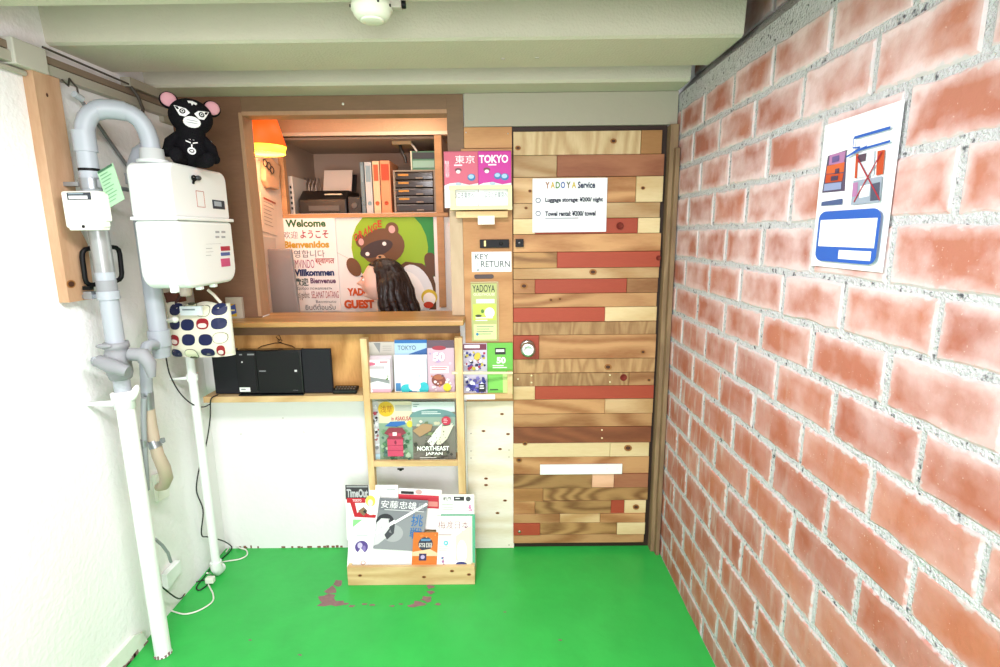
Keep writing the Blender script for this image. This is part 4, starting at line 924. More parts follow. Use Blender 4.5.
s = csheet([(398.5, 488), (442, 490), (442, 530), (398.5, 528)], .010, .005, '#e6e4e0'); s.r(398.5, 494, 441.5, 507, '#c8283a').r(399, 488.5, 422, 494, '#dfe0dc').r(401, 490.8, 414, 493.6, '#2a2324').r(428, 500, 438, 505, '#d88a80').e(419, 491, 3.4, 2.4, '#c9a29c').r(398.5, 494, 441.5, 496, '#d43446')
s.put('pamphlet', 'red banded pamphlet at the back middle of the floor crate', 'pamphlet', G3)
s = csheet([(345.3, 485), (382, 485.5), (382, 540), (347, 540)], .016, .006, '#eef0ee'); s.r(345.3, 485, 370, 499.5, '#3a3a3c').t('TimeOut', 346.5, 489, 369, 497.5, '#b9bcbc', .04).r(346.5, 485.8, 369, 487.4, '#9a9d9d').r(346.4, 498, 366, 503, '#c9202c').t('TOKYO', 352.5, 499.2, 362, 501.8, '#f0c8c8', .05)
s.poly([(350, 503), (355, 503), (357, 513), (364, 509), (368, 514), (377, 515), (376, 518), (354, 517)], '#c9202c').e(371.5, 501, 5.2, 5.6, '#ecd65a').e(371.3, 502.8, 2.8, 3.4, '#f0dccb').r(369.6, 506, 373.2, 515, '#e9e6e0').poly([(358, 511), (364, 507), (368, 511), (364, 516)], '#8a7355').poly([(363, 512), (366, 509), (367, 514)], '#2f2a28')
s.put('magazine', 'city magazine with black and red masthead, left in floor crate', 'magazine', G3)
s = csheet([(350, 518.5), (412, 520), (413, 568), (347, 567.5)], .023, .005, '#eef1ef', (350, 518, 412, 568)); s.poly([(353, 519), (362, 519), (353, 527)], '#8cd88a').e(362.5, 547, 6.2, 6.4, '#5f4a92').e(361, 545.5, 2.4, 3, '#c9bfe0').e(365, 548.5, 1.6, 3, '#8a7ab8').poly([(359, 553), (362, 548), (366, 553)], '#e9e6f2').r(357, 534.8, 368, 536, '#c4cbca').ring(365, 563, 1.6, 2.3, '#e0a48a').lines(380, 558, 400, 561, 2, '#cfd5d3', .25)
s.put('pamphlet', 'large white pamphlet with purple round picture in floor crate', 'pamphlet', G3)
s = csheet([(379.5, 497.8), (427.5, 500), (422, 551.5), (373, 548.5)], .032, .008, '#84888c')
# grey book: vertical text, head in profile and a white slanting band
s.px = (379.5, 497.8, 427.5, 551)
s.r(380, 498.2, 427, 510.5, '#777b80').poly([(395, 525), (427.5, 508), (427.5, 551), (379.5, 551)], '#8f9397').e(397, 534, 10, 9, '#a9acae').e(388, 523, 9, 9, '#33353a').poly([(379.8, 524), (384, 519), (392, 519), (396, 530), (391, 539), (384, 546), (379.8, 548)], '#cfd1d1').poly([(391, 519), (398, 524), (398, 534), (392, 541), (389, 536), (393, 529)], '#484a4f').e(386, 529, 1.2, .9, '#2f3034').poly([(394, 530), (396, 534), (393, 533)], '#85878a').line(380, 535, 398, 521, 3.4, '#f2f3f2').line(397, 523, 427, 501, 2.6, '#f2f3f2')
s.t('安藤忠雄', 382, 500, 417, 508, '#f4f4f4', .0).t('展', 418.5, 501, 424.5, 508, '#a9adb0', .0).lines(386, 509, 426, 512, 1, '#c9cbcb', .35).t('挑', 413.5, 513, 425, 525, '#1f76c0', .0).t('戦', 413.5, 526.5, 425, 538, '#1f76c0', .0)
s.put('book', 'grey art book with a face in profile and white slanting band in crate', 'book')
s = csheet([(439, 494.5), (474.5, 496), (474.5, 545), (439, 545)], .020, .006, '#e9ece4'); s.r(454, 496.6, 464.5, 500.8, '#26282a').lines(455.5, 498, 463, 499.6, 1, '#d9d9d9', .6).e(468.5, 499, 2.6, 2.5, '#4a4c4c').t('和風', 443, 497, 451.5, 501, '#6b6b64', .02).blobs(468, 504, 474.3, 512, ['#e6a9c4', '#d886ae', '#f0d0dc'], 12, 1.9).lines(442, 504, 455, 512, 3, '#b8bdb4', .25)
s.put('pamphlet', 'pale pamphlet with black header tag, top right of floor crate', 'pamphlet', G3)
s = csheet([(441, 514.5), (475.4, 515.5), (475.4, 567), (441, 567)], .028, .005, '#59b489'); s.r(441, 516, 472.5, 567, '#dfe8d8'); s.put('pamphlet', 'green edged pamphlet under the Japanese script one in crate', 'pamphlet', G3)
s = csheet([(436.5, 516), (471, 515.5), (471, 566.5), (436.5, 566.5)], .036, .005, '#f0f1ea'); s.t('梅渡日本', 438, 521, 469, 529, '#a06a74', .0).lines(443, 517.5, 451, 519, 1, '#b9b3b0', .4).blobs(462, 515.8, 470, 534, ['#6d6a72', '#b9c4c0', '#8f6a7a'], 8, 1.3).e(446, 543, 2.4, 2.4, '#63c8d2').e(446, 543, 1.1, 1.1, '#cfeef0').poly([(456, 536), (471, 526), (471, 566), (456, 560)], '#eeeec0').e(462, 552, 5, 12, '#f4f4f0').e(461.5, 564, 5.6, 2.6, '#3a3f78').blobs(437.5, 555, 446, 566, ['#8a5a9a', '#4a78b0', '#b86aa0'], 8, 1.6).lines(439, 546, 452, 552, 3, '#c9ccc4', .25).lines(439, 534, 452, 537, 1, '#c4a9ad', .3)
s.put('pamphlet', 'cream pamphlet with handwritten Japanese title, right in floor crate', 'pamphlet', G3)
s = csheet([(413.5, 532.5), (437, 532.5), (436.5, 567), (411.5, 567)], .042, .005, '#e27a2a'); s.e(425.5, 544, 6.8, 7, '#33384a').t('四国', 419.5, 543, 431.5, 547.5, '#e6e2da', .0).r(421, 538.8, 430, 541, '#5f90b8').poly([(413, 552), (430, 549), (437, 553), (437, 556), (413, 556)], '#efc8a0').r(420, 553.5, 427, 560.5, '#3a2f5c').e(423.5, 557, 2, 2, '#b9a9d0').blobs(414, 533, 436, 540, ['#f0a45a', '#e89040'], 6, 2)
s.put('pamphlet', 'orange pocket guide with dark round emblem at front of floor crate', 'pamphlet', G3)

# ================================================================= AUDIO SYSTEM ON ITS SHELF
YS0 = -.135
ash = thing('wall_shelf', (-.98, -.06, .80), 'narrow wooden shelf on the white wall under the audio system', 'shelf')
zs1 = W(300, 396, YS0).z; zs0 = W(300, 402, YS0).z
xa_, xb_ = W(203, 398, YS0).x, W(356, 398, YS0).x
mb = MB(); mb.box(xa_, xl0-.004, YS0, -.013, zs0, zs1, W_pineX); mb.build('board', ash, bevel=.0015)
au = thing('micro_stereo', (W(275, 396, -.12).x, -.09, zs1), 'slim black audio system with two side speakers on the shelf', 'stereo')
M_bk = mat('gloss_black', '#0b0b0c', rough=.2, spec=.4); M_gr = mat('speaker_cloth', '#1b1c20', rough=.9, bump=.3, bscale=600)
z0 = zs1+.001; zt = W(280, 350, -.12).z
def au_box(px0, px1, ya, yb, zt_, m, nm, z_=0.0, bv=.003):
    q = MB(); q.box(W(px0, 375, ya).x, W(px1, 375, ya).x, ya, yb, z0+z_, zt_, m); return q.build(nm, au, bevel=bv)
au_box(213.5, 238, -.108, -.085, zt+.004, M_gr, 'speaker', .004); au_box(303, 331.5, -.108, -.085, zt-.001, M_gr, 'speaker', .004)
main = au_box(238.3, 302.5, -.118, -.075, zt-.001, M_bk, 'main_unit', .006)
q = MB(); q.prism([(W(238, 390, -.13).x, -.130, z0), (W(303, 390, -.13).x, -.130, z0), (W(300, 390, -.13).x, -.03, z0), (W(242, 390, -.13).x, -.03, z0)], (0, 0, .0055), M_bk); q.build('base', au)
s = wsheet((239.5, 351.5, 257, 391), -.1187, .0005, '#17171a'); s.r(243, 354, 246, 355.3, '#88888a').r(251, 353.8, 258, 355.3, '#88888a').e(245.2, 362, .8, .8, '#d9d9d9').r(258, 352, 259.2, 391, '#060607'); s.put('control_strip', parent=au)
s = wsheet((240, 387.5, 250.5, 391.8), -.1195, .0005, '#e4e6e2'); s.r(241.5, 388.8, 246, 390.2, '#8f9494'); s.put('badge', parent=au)
s = wsheet((259.8, 352, 302, 393), -.1189, .0007, '#101012'); s.r(261.5, 370.4, 268, 371.5, '#8c8c90').r(296.5, 370, 299, 372, '#c9c9c9').t('stereo', 293.5, 390, 298.5, 391, '#77777b'); s.put('disc_door', parent=au)
mb = MB(); P = [W(250, 353, -.03), W(262, 346, -.02), W(275, 343, -.016), W(281, 343, -.016), W(292, 346, -.02), W(299, 351, -.03)]
mb.tube(P, .0016, blk, 6); q_ = W(280, 341, -.0175); mb.tube([q_+Vector((.010*math.cos(k*.7), 0, .006*math.sin(k*.7))) for k in range(9)], .0014, blk, 6); mb.tube([q_, W(276, 337, -.0165), W(279, 335, -.0165), W(281, 339, -.0165)], .0014, blk, 6)
tag(mb.build('antenna_wire'), 'thin black aerial wire pinned to the plywood above the stereo', 'wire')
rc = thing('remote_control', W(345, 392, -.10), 'black remote control lying on the shelf end right of the stereo', 'remote control')
a, b_ = W(333.5, 391, -.10), W(359, 391, -.10)
mb = MB(); mb.obox((a.x, -.118, z0), (b_.x-a.x-.006, .0, 0), (.0, .050, .010), (0, 0, .018), M_bk); mb.build('body', rc, bevel=.005)
mb = MB()
for i in range(7):
    for k in range(2): mb.box(a.x+.012+i*.013, a.x+.019+i*.013, -.110+k*.018, -.102+k*.018, z0+.0195+k*.0036, z0+.0225+k*.0036, M_prg)
mb.build('buttons', rc)

# ================================================================= LEFT WALL: timber, raceway
W_tim = wood('timber_post', '#c9a585', '#a87d5a', 'Z', 4, dist=6, vary=.02, contrast=.6)
mb = MB(); mb.prism([(LX, -.722, 1.323), (LX, -.618, 1.323), (LX, -.612, 1.50), (LX, -.640, 1.56), (LX, -.624, 1.68), (LX, -.622, 2.0), (LX, -.715, 2.0), (LX, -.720, 1.6)], (.032, 0, 0), W_tim)
q = S(71, 284, LX+.032); 
for R_, m_, d in ((.016, kn2, .0008), (.011, kn, .0016)):
    mb.prism([(LX+.032, q.y+R_*1.1*math.cos(k*.3927), q.z+R_*.8*math.sin(k*.3927)) for k in range(16)], (d, 0, 0), m_)
for pp in ((47, 95),): q = S(pp[0], pp[1], LX+.032); mb.prism([(LX+.032, q.y+.004*math.cos(k*.785), q.z+.006*math.sin(k*.785)) for k in range(8)], (.001, 0, 0), kn)
tag(mb.build('timber_post', bevel=.002), 'short reddish timber post fixed to the left white wall', 'post')
ZRC = 2.002
rw = thing('cable_raceway', (LX, -.6, ZRC), 'grey cable raceway running along the top of left wall', 'raceway')
M_rc = mat('raceway_grey', '#a9a596', rough=.5); M_rc2 = mat('raceway_brown', '#80715f', rough=.6)
mb = MB(); mb.box(LX, LX+.030, YB+.6, -.02, ZRC, ZRC+.030, M_rc); mb.build('duct', rw, bevel=.002)
mb = MB(); mb.box(LX, LX+.024, YB+.6, -.02, ZRC+.034, ZRC+.056, M_rc2); mb.build('upper_duct', rw, bevel=.002)
mb = MB(); mb.box(LX, LX+.040, -.775, -.665, ZRC-.004, ZRC+.066, mat('junction_cover', '#bdbbae', rough=.5)); mb.build('junction_cover', rw, bevel=.003)
mb = MB(); mb.cyl((LX+.012, YB+.6, ZRC-.014), (LX+.012, -.72, ZRC-.014), .008, M_rc, 10); mb.cyl((LX+.028, -.66, ZRC+.075), (LX+.028, -.04, ZRC+.062), .0035, mat('dark_cable', '#4a443c'), 8); mb.build('cable', rw)
mb = MB(); mb.tube([(LX+.034, -.615, 2.0), (LX+.04, -.60, 1.985), (LX+.035, -.585, 2.01), (LX+.035, -.56, 1.99), (LX+.03, -.55, 1.965)], .003, MATS['dark_cable'], 8)
mb.tube([(LX+.035, -.56, 1.965), (LX+.02, -.50, 1.93), (LX+.010, -.42, 1.86), (LX+.008, -.30, 1.74)], .006, mat('flex_grey', '#77787a', rough=.5), 8)
mb.tube([(LX+.035, -.575, 1.968), (LX+.035, -.545, 1.96)], .010, mat('clear_joint', '#b9c0c4', rough=.2), 10)
tag(mb.build('hanging_cable'), 'thin dark cable dropping diagonally across the left wall behind pipe', 'cable')
mb = MB(); mb.tube([(LX+.035, -.30, 2.06), (LX+.05, -.29, 2.03), (LX+.05, -.27, 1.99), (LX+.02, -.24, 1.96)], .006, MATS['dark_cable'], 8)
tag(mb.build('hanging_cable'), 'short black cable loop near the raceway behind the plush toy', 'cable')
mb = MB(); mb.box(LX, LX+.02, -.10, -.02, 1.98, 2.09, M_trim) ; mb.box(LX, LX+.035, -.30, -.10, 2.062, 2.094, M_trim); struct(mb, 'trim_4')

# ================================================================= PIPES AND GAS METER
M_gp = mat('grey_pipe', '#a3a9b0', rough=.4, vary=.06, vscale=10); M_gd = mat('grey_fitting', '#8b8d90', rough=.5, vary=.12, vscale=20)
M_wp = mat('white_pipe_paint', '#e8ece9', rough=.45, bump=.2, bscale=30); M_zn = mat('zinc_clamp', '#9a9fa3', rough=.35, metal=.7); M_bg = mat('beige_hose', '#b5a48f', rough=.6)
PX, PY = -1.270, -.660
def pz(py): return S(100, py, PX).z if False else EYE.z+(ray(110, py)*((PX)/ray(110, py).x)).z
def zat(px, py): return W(px, py, PY).z
gp = thing('gas_pipe', (PX, PY, .95), 'grey pipe rising up the left wall and looping into the meter', 'pipe')
IN = Vector((W(151.5, 150, -.555).x, -.555, 0))
zl = zat(87, 150); ztop = W(118, 110, -.60).z
P = [(PX, PY, zat(121, 342)), (PX, PY, zl)]
A = Vector((PX, PY, zl)); Bv = Vector((IN.x, IN.y, zl)); dH = (Bv-A); 
for k in range(1, 14):
    a = math.pi*k/14; e_ = math.copysign(abs(math.cos(a))**.75, math.cos(a)); p = A+dH*(.5-.5*e_); P.append((p.x, p.y, zl+(ztop-zl)*math.sin(a)**.7))
ztm = W(178, 160.5, -.600).z-.002
P += [(IN.x, IN.y, zl), (IN.x, IN.y, ztm+.005)]
mb = MB(); mb.tube(P, .0268, M_gp, 24); mb.build('pipe', gp)
mb = MB()
mb.cyl((PX, PY, zat(88, 152)), (PX, PY, zat(88, 131)), .0305, M_gp, 24)
i0 = 6; a, b_ = Vector(P[i0]), Vector(P[i0+3]); mb.tube([P[i0], P[i0+1], P[i0+2], P[i0+3]], .0295, M_gp, 24); mb.build('coupling', gp)
mb = MB(); mb.lathe((IN.x, IN.y, ztm), (0, 0, 1), [(.0001, .001), (.046, .001), (.046, .010), (.036, .012), (.034, .045), (.0001, .045)], mat('white_nut', '#cfd3d2', rough=.4), 28); mb.build('inlet_nut', gp)
mb = MB(); z_ = zat(89, 170); mb.cyl((PX, PY, z_-.004), (PX, PY, z_+.004), .0280, blk, 24); mb.build('black_band', gp)
mb = MB(); z_ = zat(92, 184)
mb.cyl((PX, PY, z_-.016), (PX, PY, z_+.016), .0300, M_zn, 24); mb.box(LX+.0325, PX-.03, PY-.012, PY+.012, z_-.006, z_+.006, M_zn); mb.box(PX+.03, PX+.055, PY-.015, PY+.015, z_-.012, z_+.012, M_zn)
mb.tube([(PX+.036, PY+.01, z_-.004), (-1.235, -.50, z_-.012), (-1.225, -.42, z_-.012)], .007, M_zn, 10); q = Vector((-1.235, -.50, z_-.012)); mb.cyl(q+Vector((0, -.012, 0)), q+Vector((0, .012, 0)), .014, M_zn, 6)
mb.build('pipe_clamp', gp)
mb = MB(); z_ = zat(108, 294); mb.cyl((PX, PY, z_-.017), (PX, PY, z_+.010), .0315, M_gp, 24); mb.cyl((PX, PY, z_+.010), (PX, PY, z_+.045), .0285, M_gd, 24); mb.box(LX+.001, PX-.03, PY-.010, PY+.010, z_-.012, z_, M_zn); mb.box(PX-.065, PX-.038, PY-.02, PY, z_-.014, z_+.010, M_zn); mb.build('pipe_clamp', gp)
# metal-grey painted section behind the transmitter
mb = MB(); mb.cyl((PX, PY, zat(104, 272)), (PX, PY, zat(97, 222)), .0278, mat('silver_pipe', '#9a9c9b', rough=.35, metal=.4, vary=.2, vscale=30), 24); mb.build('silver_sleeve', gp)

# valve and elbow group under the grey pipe
vg = thing('pipe_valve', (PX, PY, zat(124, 395)), 'grey cast valve fitting joining the grey and white pipes', 'valve')
zv1, zv0 = zat(121, 342), zat(125, 378)
mb = MB(); mb.lathe((PX, PY, 0), (0, 0, 1), [(.0001, zv1), (.036, zv1), (.038, zv1-.018), (.032, zv1-.022), (.036, zv1-.035), (.041, zv1-.052), (.036, zv1-.075), (.037, zv0+.018), (.032, zv0), (.028, zv0-.004), (.0001, zv0-.004)], M_gd, 28); mb.build('valve_body', vg)
mb = MB(); c = Vector((PX, PY-.03, zv1-.06)); mb.tube([c+Vector((-.035, -.008, .006)), c+Vector((.01, -.020, -.008)), c+Vector((.060, -.015, -.028))], [.020, .024, .018], M_gd, 18); mb.build('side_branch', vg)
mb = MB(); mb.tube([(PX+.045, PY-.005, zv1-.04), (PX+.085, PY, zv1-.045), (PX+.102, PY, zv1-.075), (PX+.104, PY, zv1-.12)], [.021, .024, .021, .011], M_gd, 18); mb.build('elbow', vg)
mb = MB(); mb.lathe(c+Vector((-.038, -.018, .006)), (-.3, -1, 0), [(.0001, .004), (.016, .004), (.016, 0), (.016, -.01)], M_gp, 18); mb.ell((PX-.012, PY-.037, zv1-.006), (.026, .008, .008), M_gd); mb.build('cap', vg)
mb = MB(); mb.tube([(PX, PY, zv0-.004), (PX, PY, zv0-.055)], .0245, mat('patched_pipe', '#a9aeb4', rough=.6, vary=.35, vscale=50), 24); mb.build('stub_pipe', vg)
# white lower pipe
wp = thing('waste_pipe', (PX, PY, 0), 'thick white painted pipe from the valve down to the green floor', 'pipe')
zc = zat(127, 402)
mb = MB(); mb.tube([(PX, PY, 0.001), (PX, PY, .01), (PX, PY, .3), (PX, PY, .6), (PX, PY, zv0-.056)], [.029, .0268, .0268, .0268, .0268], M_wp, 28)
for k in range(7): a_ = k*.42; mb.box(PX+.027*math.cos(a_-2.4)-.003, PX+.027*math.cos(a_-2.4)+.003, PY+.027*math.sin(a_-2.4)-.003, PY+.027*math.sin(a_-2.4)+.003, 0.001, .006+.004*(k % 3), wear)
mb.build('pipe', wp)
mb = MB(); mb.lathe((PX, PY, 0), (0, 0, 1), [(.0269, zc-.022), (.031, zc-.020), (.031, zc+.004), (.035, zc+.008), (.037, zc+.034), (.032, zc+.036), (.0265, zc+.040)], M_wp, 24); mb.tube([(LX+.001, PY-.02, zc), (PX-.03, PY, zc-.004)], [.006, .012], M_wp, 10); mb.build('bracket_collar', wp)
mb = MB(); mb.ell((PX+.045, PY-.01, zc+.035), (.012, .010, .030), M_wp, Matrix.Rotation(.5, 3, 'Y')); mb.build('lug', wp)

# transmitter box
tb = thing('meter_transmitter', (PX, PY-.07, zat(85, 229)), 'small cream transmitter box with dark label on the grey pipe', 'transmitter')
TYF = -.735; a, b_ = W(65.5, 228.5, TYF), W(98, 190.5, TYF)
M_cr = mat('cream_plastic', '#e3e4d8', rough=.4)
mb = MB(); mb.box(a.x, b_.x, TYF, -.700, a.z, b_.z, M_cr); mb.build('case', tb, bevel=.008, seg=3)
mb = MB(); mb.box(a.x+.01, b_.x-.006, TYF+.0, -.6985, a.z-.006, a.z+.012, M_cr); mb.box(b_.x-.004, b_.x+.006, TYF+.008, -.700, a.z+.02, b_.z-.008, M_cr); mb.build('side_lip', tb, bevel=.004)
s = wsheet((67.5, 192.5, 91.5, 200), TYF-.0005, .0005, '#3b4048'); s.r(69, 195.8, 88, 199, '#dfe3e4').lines(69, 193.2, 90, 195.4, 1, '#8fa0aa', .5); s.put('label', parent=tb)
mb = MB(); q = W(83.5, 226.5, TYF); mb.lathe(q, (0, -1, 0), [(.005, 0), (.005, .001), (.0001, .0012)], blk, 10); mb.build('screw', tb)
# green inspection tag
s = Sheet(W(109, 208, -.705), W(124.5, 199, -.705), W(97, 172, -.705), .0012, '#9fc9a0', (0, 0, 1, 1)); s.px = None
s.k = 1
for i in range(9): s.r(.12, .12+i*.09, .12+.7*(.6+.4*((i*7) % 5)/5), .145+i*.09, '#6f9a78')
s.r(.05, .93, .95, .99, '#3f6a4c')
s.put('inspection_tag', 'pale green inspection tag hanging beside the grey pipe', 'tag')
mb = MB(); q = []
for k in range(28):
    a_ = 2*math.pi*k/28; ex = lambda v: math.copysign(abs(v)**.45, v); q.append((-1.33, 0, 0))
c1, c2 = S(80, 246, -1.34), S(124, 288, -1.34)
R1 = []
corn = [W(81, 249, -.668), W(119, 246.5, -.55), W(122.5, 280, -.55), W(86, 286, -.668)]
for i in range(4):
    p, nx, pv = corn[i], corn[(i+1) % 4], corn[(i-1) % 4]
    d1, d2 = (pv-p).normalized()*.025, (nx-p).normalized()*.025
    for u in (0, .33, .66, 1): R1.append(p+d1*(1-u)**2+d2*u*u)
mb.tube(R1, .0075, blk, 10, closed=True); q = W(88, 288, -.668); mb.box(q.x-.012, q.x+.012, -.676, -.660, q.z-.006, q.z+.006, blk)
tag(mb.build('square_strap_ring'), 'black rounded square ring hanging behind the grey pipe', 'ring')

# gas meter
GY0 = -.600; GX0, GX1 = W(134.5, 240, GY0).x, W(179, 240, GY0).x; GY1 = S(234, 240, GX1).y
gz0, gz1 = W(178, 290, GY0).z, W(178, 160.5, GY0).z
gm = thing('gas_meter', ((GX0+GX1)/2, (GY0+GY1)/2, gz0), 'large white gas meter on the left wall with plush toy on it', 'gas meter')
M_gm = mat('meter_white', '#e9ece9', rough=.3, spec=.5)
zsm = W(178, 218, GY0).z
def rbox(x0, x1, y0, y1, z0_, z1_, cr_, rb, m, q, top=True):
    """box with big rounding of its y-z outline (cr_ = corner radius), extruded in x with a softened front"""
    pts = []
    for cyy, czz, a0 in ((y1-cr_, z1_-cr_ if top else z1_, 0), (y0+cr_, z1_-cr_ if top else z1_, 90), (y0+cr_, z0_+cr_ if not top else z0_, 180), (y1-cr_, z0_+cr_ if not top else z0_, 270)):
        rounded = (a0 in (0, 90)) == top
        for k in range(7):
            an = math.radians(a0+90*k/6)
            if rounded: pts.append((cyy+cr_*math.cos(an), czz+cr_*math.sin(an)))
        if not rounded: pts.append((y1 if a0 in (0, 270) else y0, z1_ if a0 in (0, 90) else z0_))
    q.prism([(x0, a, b) for a, b in pts], (x1-x0, 0, 0), m)
mb = MB(); rbox(GX0, GX1-.006, GY0, GY1, zsm+.004, gz1, .035, 0, M_gm, mb, True); mb.build('upper_case', gm, bevel=.010, seg=4)
mb = MB(); rbox(GX0+.001, GX1, GY0+.003, GY1-.003, gz0, zsm-.006, .06, 0, M_gm, mb, False); mb.build('lower_case', gm, bevel=.013, seg=5)
mb = MB(); mb.box(GX0-.002, GX1+.006, GY0-.006, GY1+.004, zsm-.006, zsm+.006, M_gm); mb.build('seam_flange', gm, bevel=.003)
for yy, xx in ((-.585, GX1-.05), (-.49, GX1-.020), (-.40, GX1-.020)): mb = MB(); mb.box(xx-.012, xx+.010, yy, yy+.022, gz0-.012, gz0+.03, M_gm); mb.build('foot_lug', gm, bevel=.004)
mb = MB(); xf = GX1+.0008
def mpatch(px0, py0, px1, py1, m, x=GX1-.005): 
    a, b_ = S(px0, py1, x), S(px1, py0, x); mb.box(x, x+.001, a.y, b_.y, min(a.z, b_.z), max(a.z, b_.z), m)
mb = MB(); mpatch(221, 246, 229.5, 251, flat('#c2384e'), GX1+.0002); mpatch(221, 252, 229.5, 256, flat('#5a6aa8'), GX1+.0002); mpatch(221.5, 258, 229.5, 267, flat('#d65a86'), GX1+.0002); mb.build('warning_label', gm)
mb = MB(); mpatch(213, 201, 224, 208.5, flat('#39404a'), GX1-.0056); mpatch(214.5, 202, 221, 206, flat('#a9b4bc'), GX1-.0048); mb.build('counter_window', gm)
mb = MB(); a, b_ = S(197.5, 207, GX1-.006), S(203.5, 191.5, GX1-.006); x = GX1-.006
for y0_, y1_, z0_, z1_ in ((a.y, b_.y, a.z, a.z+.002), (a.y, b_.y, b_.z-.002, b_.z), (a.y, a.y+.002, a.z, b_.z), (b_.y-.002, b_.y, a.z, b_.z)): mb.box(x, x+.0008, y0_, y1_, z0_, z1_, flat('#c46a62'))
mb.build('red_label_outline', gm)
mb = MB()
for i, (py, L_) in enumerate(((243.5, 15), (248, 6), (251.5, 7), (255, 5))): mpatch(206, py, 206+L_, py+.7, flat('#8c9294'), GX1+.0002)
for i in range(4): mpatch(215.5+(i % 2)*6, 231+(i//2)*5, 219+(i % 2)*6, 233+(i//2)*5, flat('#a9aeb0'), GX1+.0002)
mb.build('printed_text', gm)
mb = MB(); q = S(194, 178.5, GX1-.006); mb.tube([q+Vector((.006, .012*math.cos(k*.63)-.01, .008*math.sin(k*.63))) for k in range(10)], .003, blk, 8, closed=True); mb.ell(q+Vector((.008, .012, .003)), (.009, .014, .009), mat('wire_spool', '#3a3d42', rough=.4)); mb.cyl(q+Vector((.004, -.015, -.018)), q+Vector((.004, -.005, 0)), .004, blk, 8)
tag(mb.build('sealed_knob', gm), 'black sealing wire')
# second outlet pipe: dark bend behind the meter, pipe under it
op = thing('outlet_pipe', (-1.315, -.46, 1.0), 'second grey pipe behind the meter ending in a capped joint', 'pipe')
OXp, OYp = -1.318, -.475
zb_, ztb = W(157, 357, OYp).z, W(140, 128, OYp).z
def at(px, py, y=OYp): return W(px, py, y)
xx = at(157, 320).x
OXp = xx
mb = MB(); mb.tube([(OXp, OYp, zb_+.02), (OXp, OYp, zat(0, 0)*0+W(150, 290, OYp).z), (OXp, OYp, 1.72), (OXp+.004, OYp, 1.76), (OXp+.025, OYp, 1.80), (OXp+.055, OYp, 1.815)], .030, M_gp, 22); mb.build('pipe', op)
mb = MB(); mb.cyl((OXp, OYp, zb_), (OXp, OYp, zb_+.020), .028, M_gp, 22); mb.cyl((OXp, OYp, W(157, 346, OYp).z), (OXp, OYp, W(157, 330, OYp).z), .036, M_gp, 22); mb.build('coupling', op); mb = MB(); mb.cyl((OXp, OYp, 1.70), (OXp, OYp, 1.735), .036, M_gp, 22); mb.build('coupling', op)
# small elbow and beige hose
hs = thing('drain_hose', (-1.29, -.55, .75), 'beige flexible hose hanging from a small grey elbow to wall plate', 'hose')
E0 = W(156, 345, -.50); E1 = W(147, 346, -.56); E2 = W(145, 356, -.57); E3 = W(147, 392, -.57)
mb = MB(); mb.tube([E0, E0*.5+E1*.5+Vector((0, 0, .004)), E1, E1*.3+E2*.7+Vector((-.004, 0, .002)), E2, E3], .0185, M_gp, 18); mb.build('elbow', hs)
mb = MB(); mb.cyl(W(145.4, 362, -.57), W(145, 356, -.57), .022, M_gp, 18); mb.build('elbow_socket', hs)
mb = MB(); mb.tube([W(147, 392, -.57), W(148.5, 409, -.57)], .0195, M_zn, 18); mb.build('metal_sleeve', hs)
mb = MB(); Q = [W(148.5, 408, -.57), W(151, 425, -.57), W(154, 440, -.57), W(158, 455, -.57), W(164, 468, -.555), W(166.5, 478, -.53), W(164, 485, -.50), W(159, 487, -.47)]
mb.tube(Q, [.019, .019, .019, .020, .022, .022, .020, .016], M_bg, 18); mb.build('hose', hs)
for pp in ((153.5, 436, 157, 445),):
    mb = MB(); mb.tube([W(153, 440, -.57), W(156, 447, -.57)], .0215, M_zn, 18); q = W(162.5, 441, -.575); mb.box(q.x-.006, q.x+.006, q.y-.006, q.y+.006, q.z-.006, q.z+.010, M_zn); mb.build('hose_clamp', hs)
mb = MB(); mb.tube([W(144, 398, -.61), W(143.5, 420, -.61), W(144.5, 445, -.61), W(146, 470, -.61), W(147, 490, -.61)], .009, mat('grey_conduit', '#8f9496', rough=.5), 10); q = W(143.5, 443, -.61); mb.cyl(q-Vector((0, 0, .012)), q+Vector((0, 0, .012)), .013, M_zn, 12)
tag(mb.build('thin_conduit'), 'thin grey conduit between the thick white pipe and beige hose', 'conduit')
wpl = [S(151, 475, LX), S(166, 470, LX), S(166, 496, LX), S(155, 502, LX)]
mb = MB(); mb.prism([(LX, a.y, a.z) for a in wpl], (.016, 0, 0), M_cr); tag(mb.build('wall_plate', bevel=.003), 'cream wall plate behind the end of the beige hose', 'wall plate')

# thin white pipe in the corner
tp = thing('corner_pipe', (-1.35, -.12, 0), 'slim white pipe standing in the back left corner', 'pipe')
Cx, Cy = -1.302, -.222
zb_ = .02
mb = MB(); mb.tube([(Cx+.0, Cy, 1.16), (Cx, Cy, .6), (Cx, Cy, .075)], .0175, M_wp, 20); mb.build('pipe', tp)
mb = MB(); mb.tube([(Cx, Cy, .080), (Cx, Cy, .050), (Cx-.002, Cy+.012, .030), (Cx-.004, Cy+.035, .026)], .024, M_wp, 20); mb.build('foot_elbow', tp)
z_ = W(200, 377, Cy).z; mb = MB(); mb.cyl((Cx, Cy, z_-.014), (Cx, Cy, z_+.014), .022, M_wp, 20); mb.tube([(LX, Cy-.03, z_), (Cx-.018, Cy-.005, z_-.003)], [.004, .008], M_wp, 10); mb.build('bracket', tp)

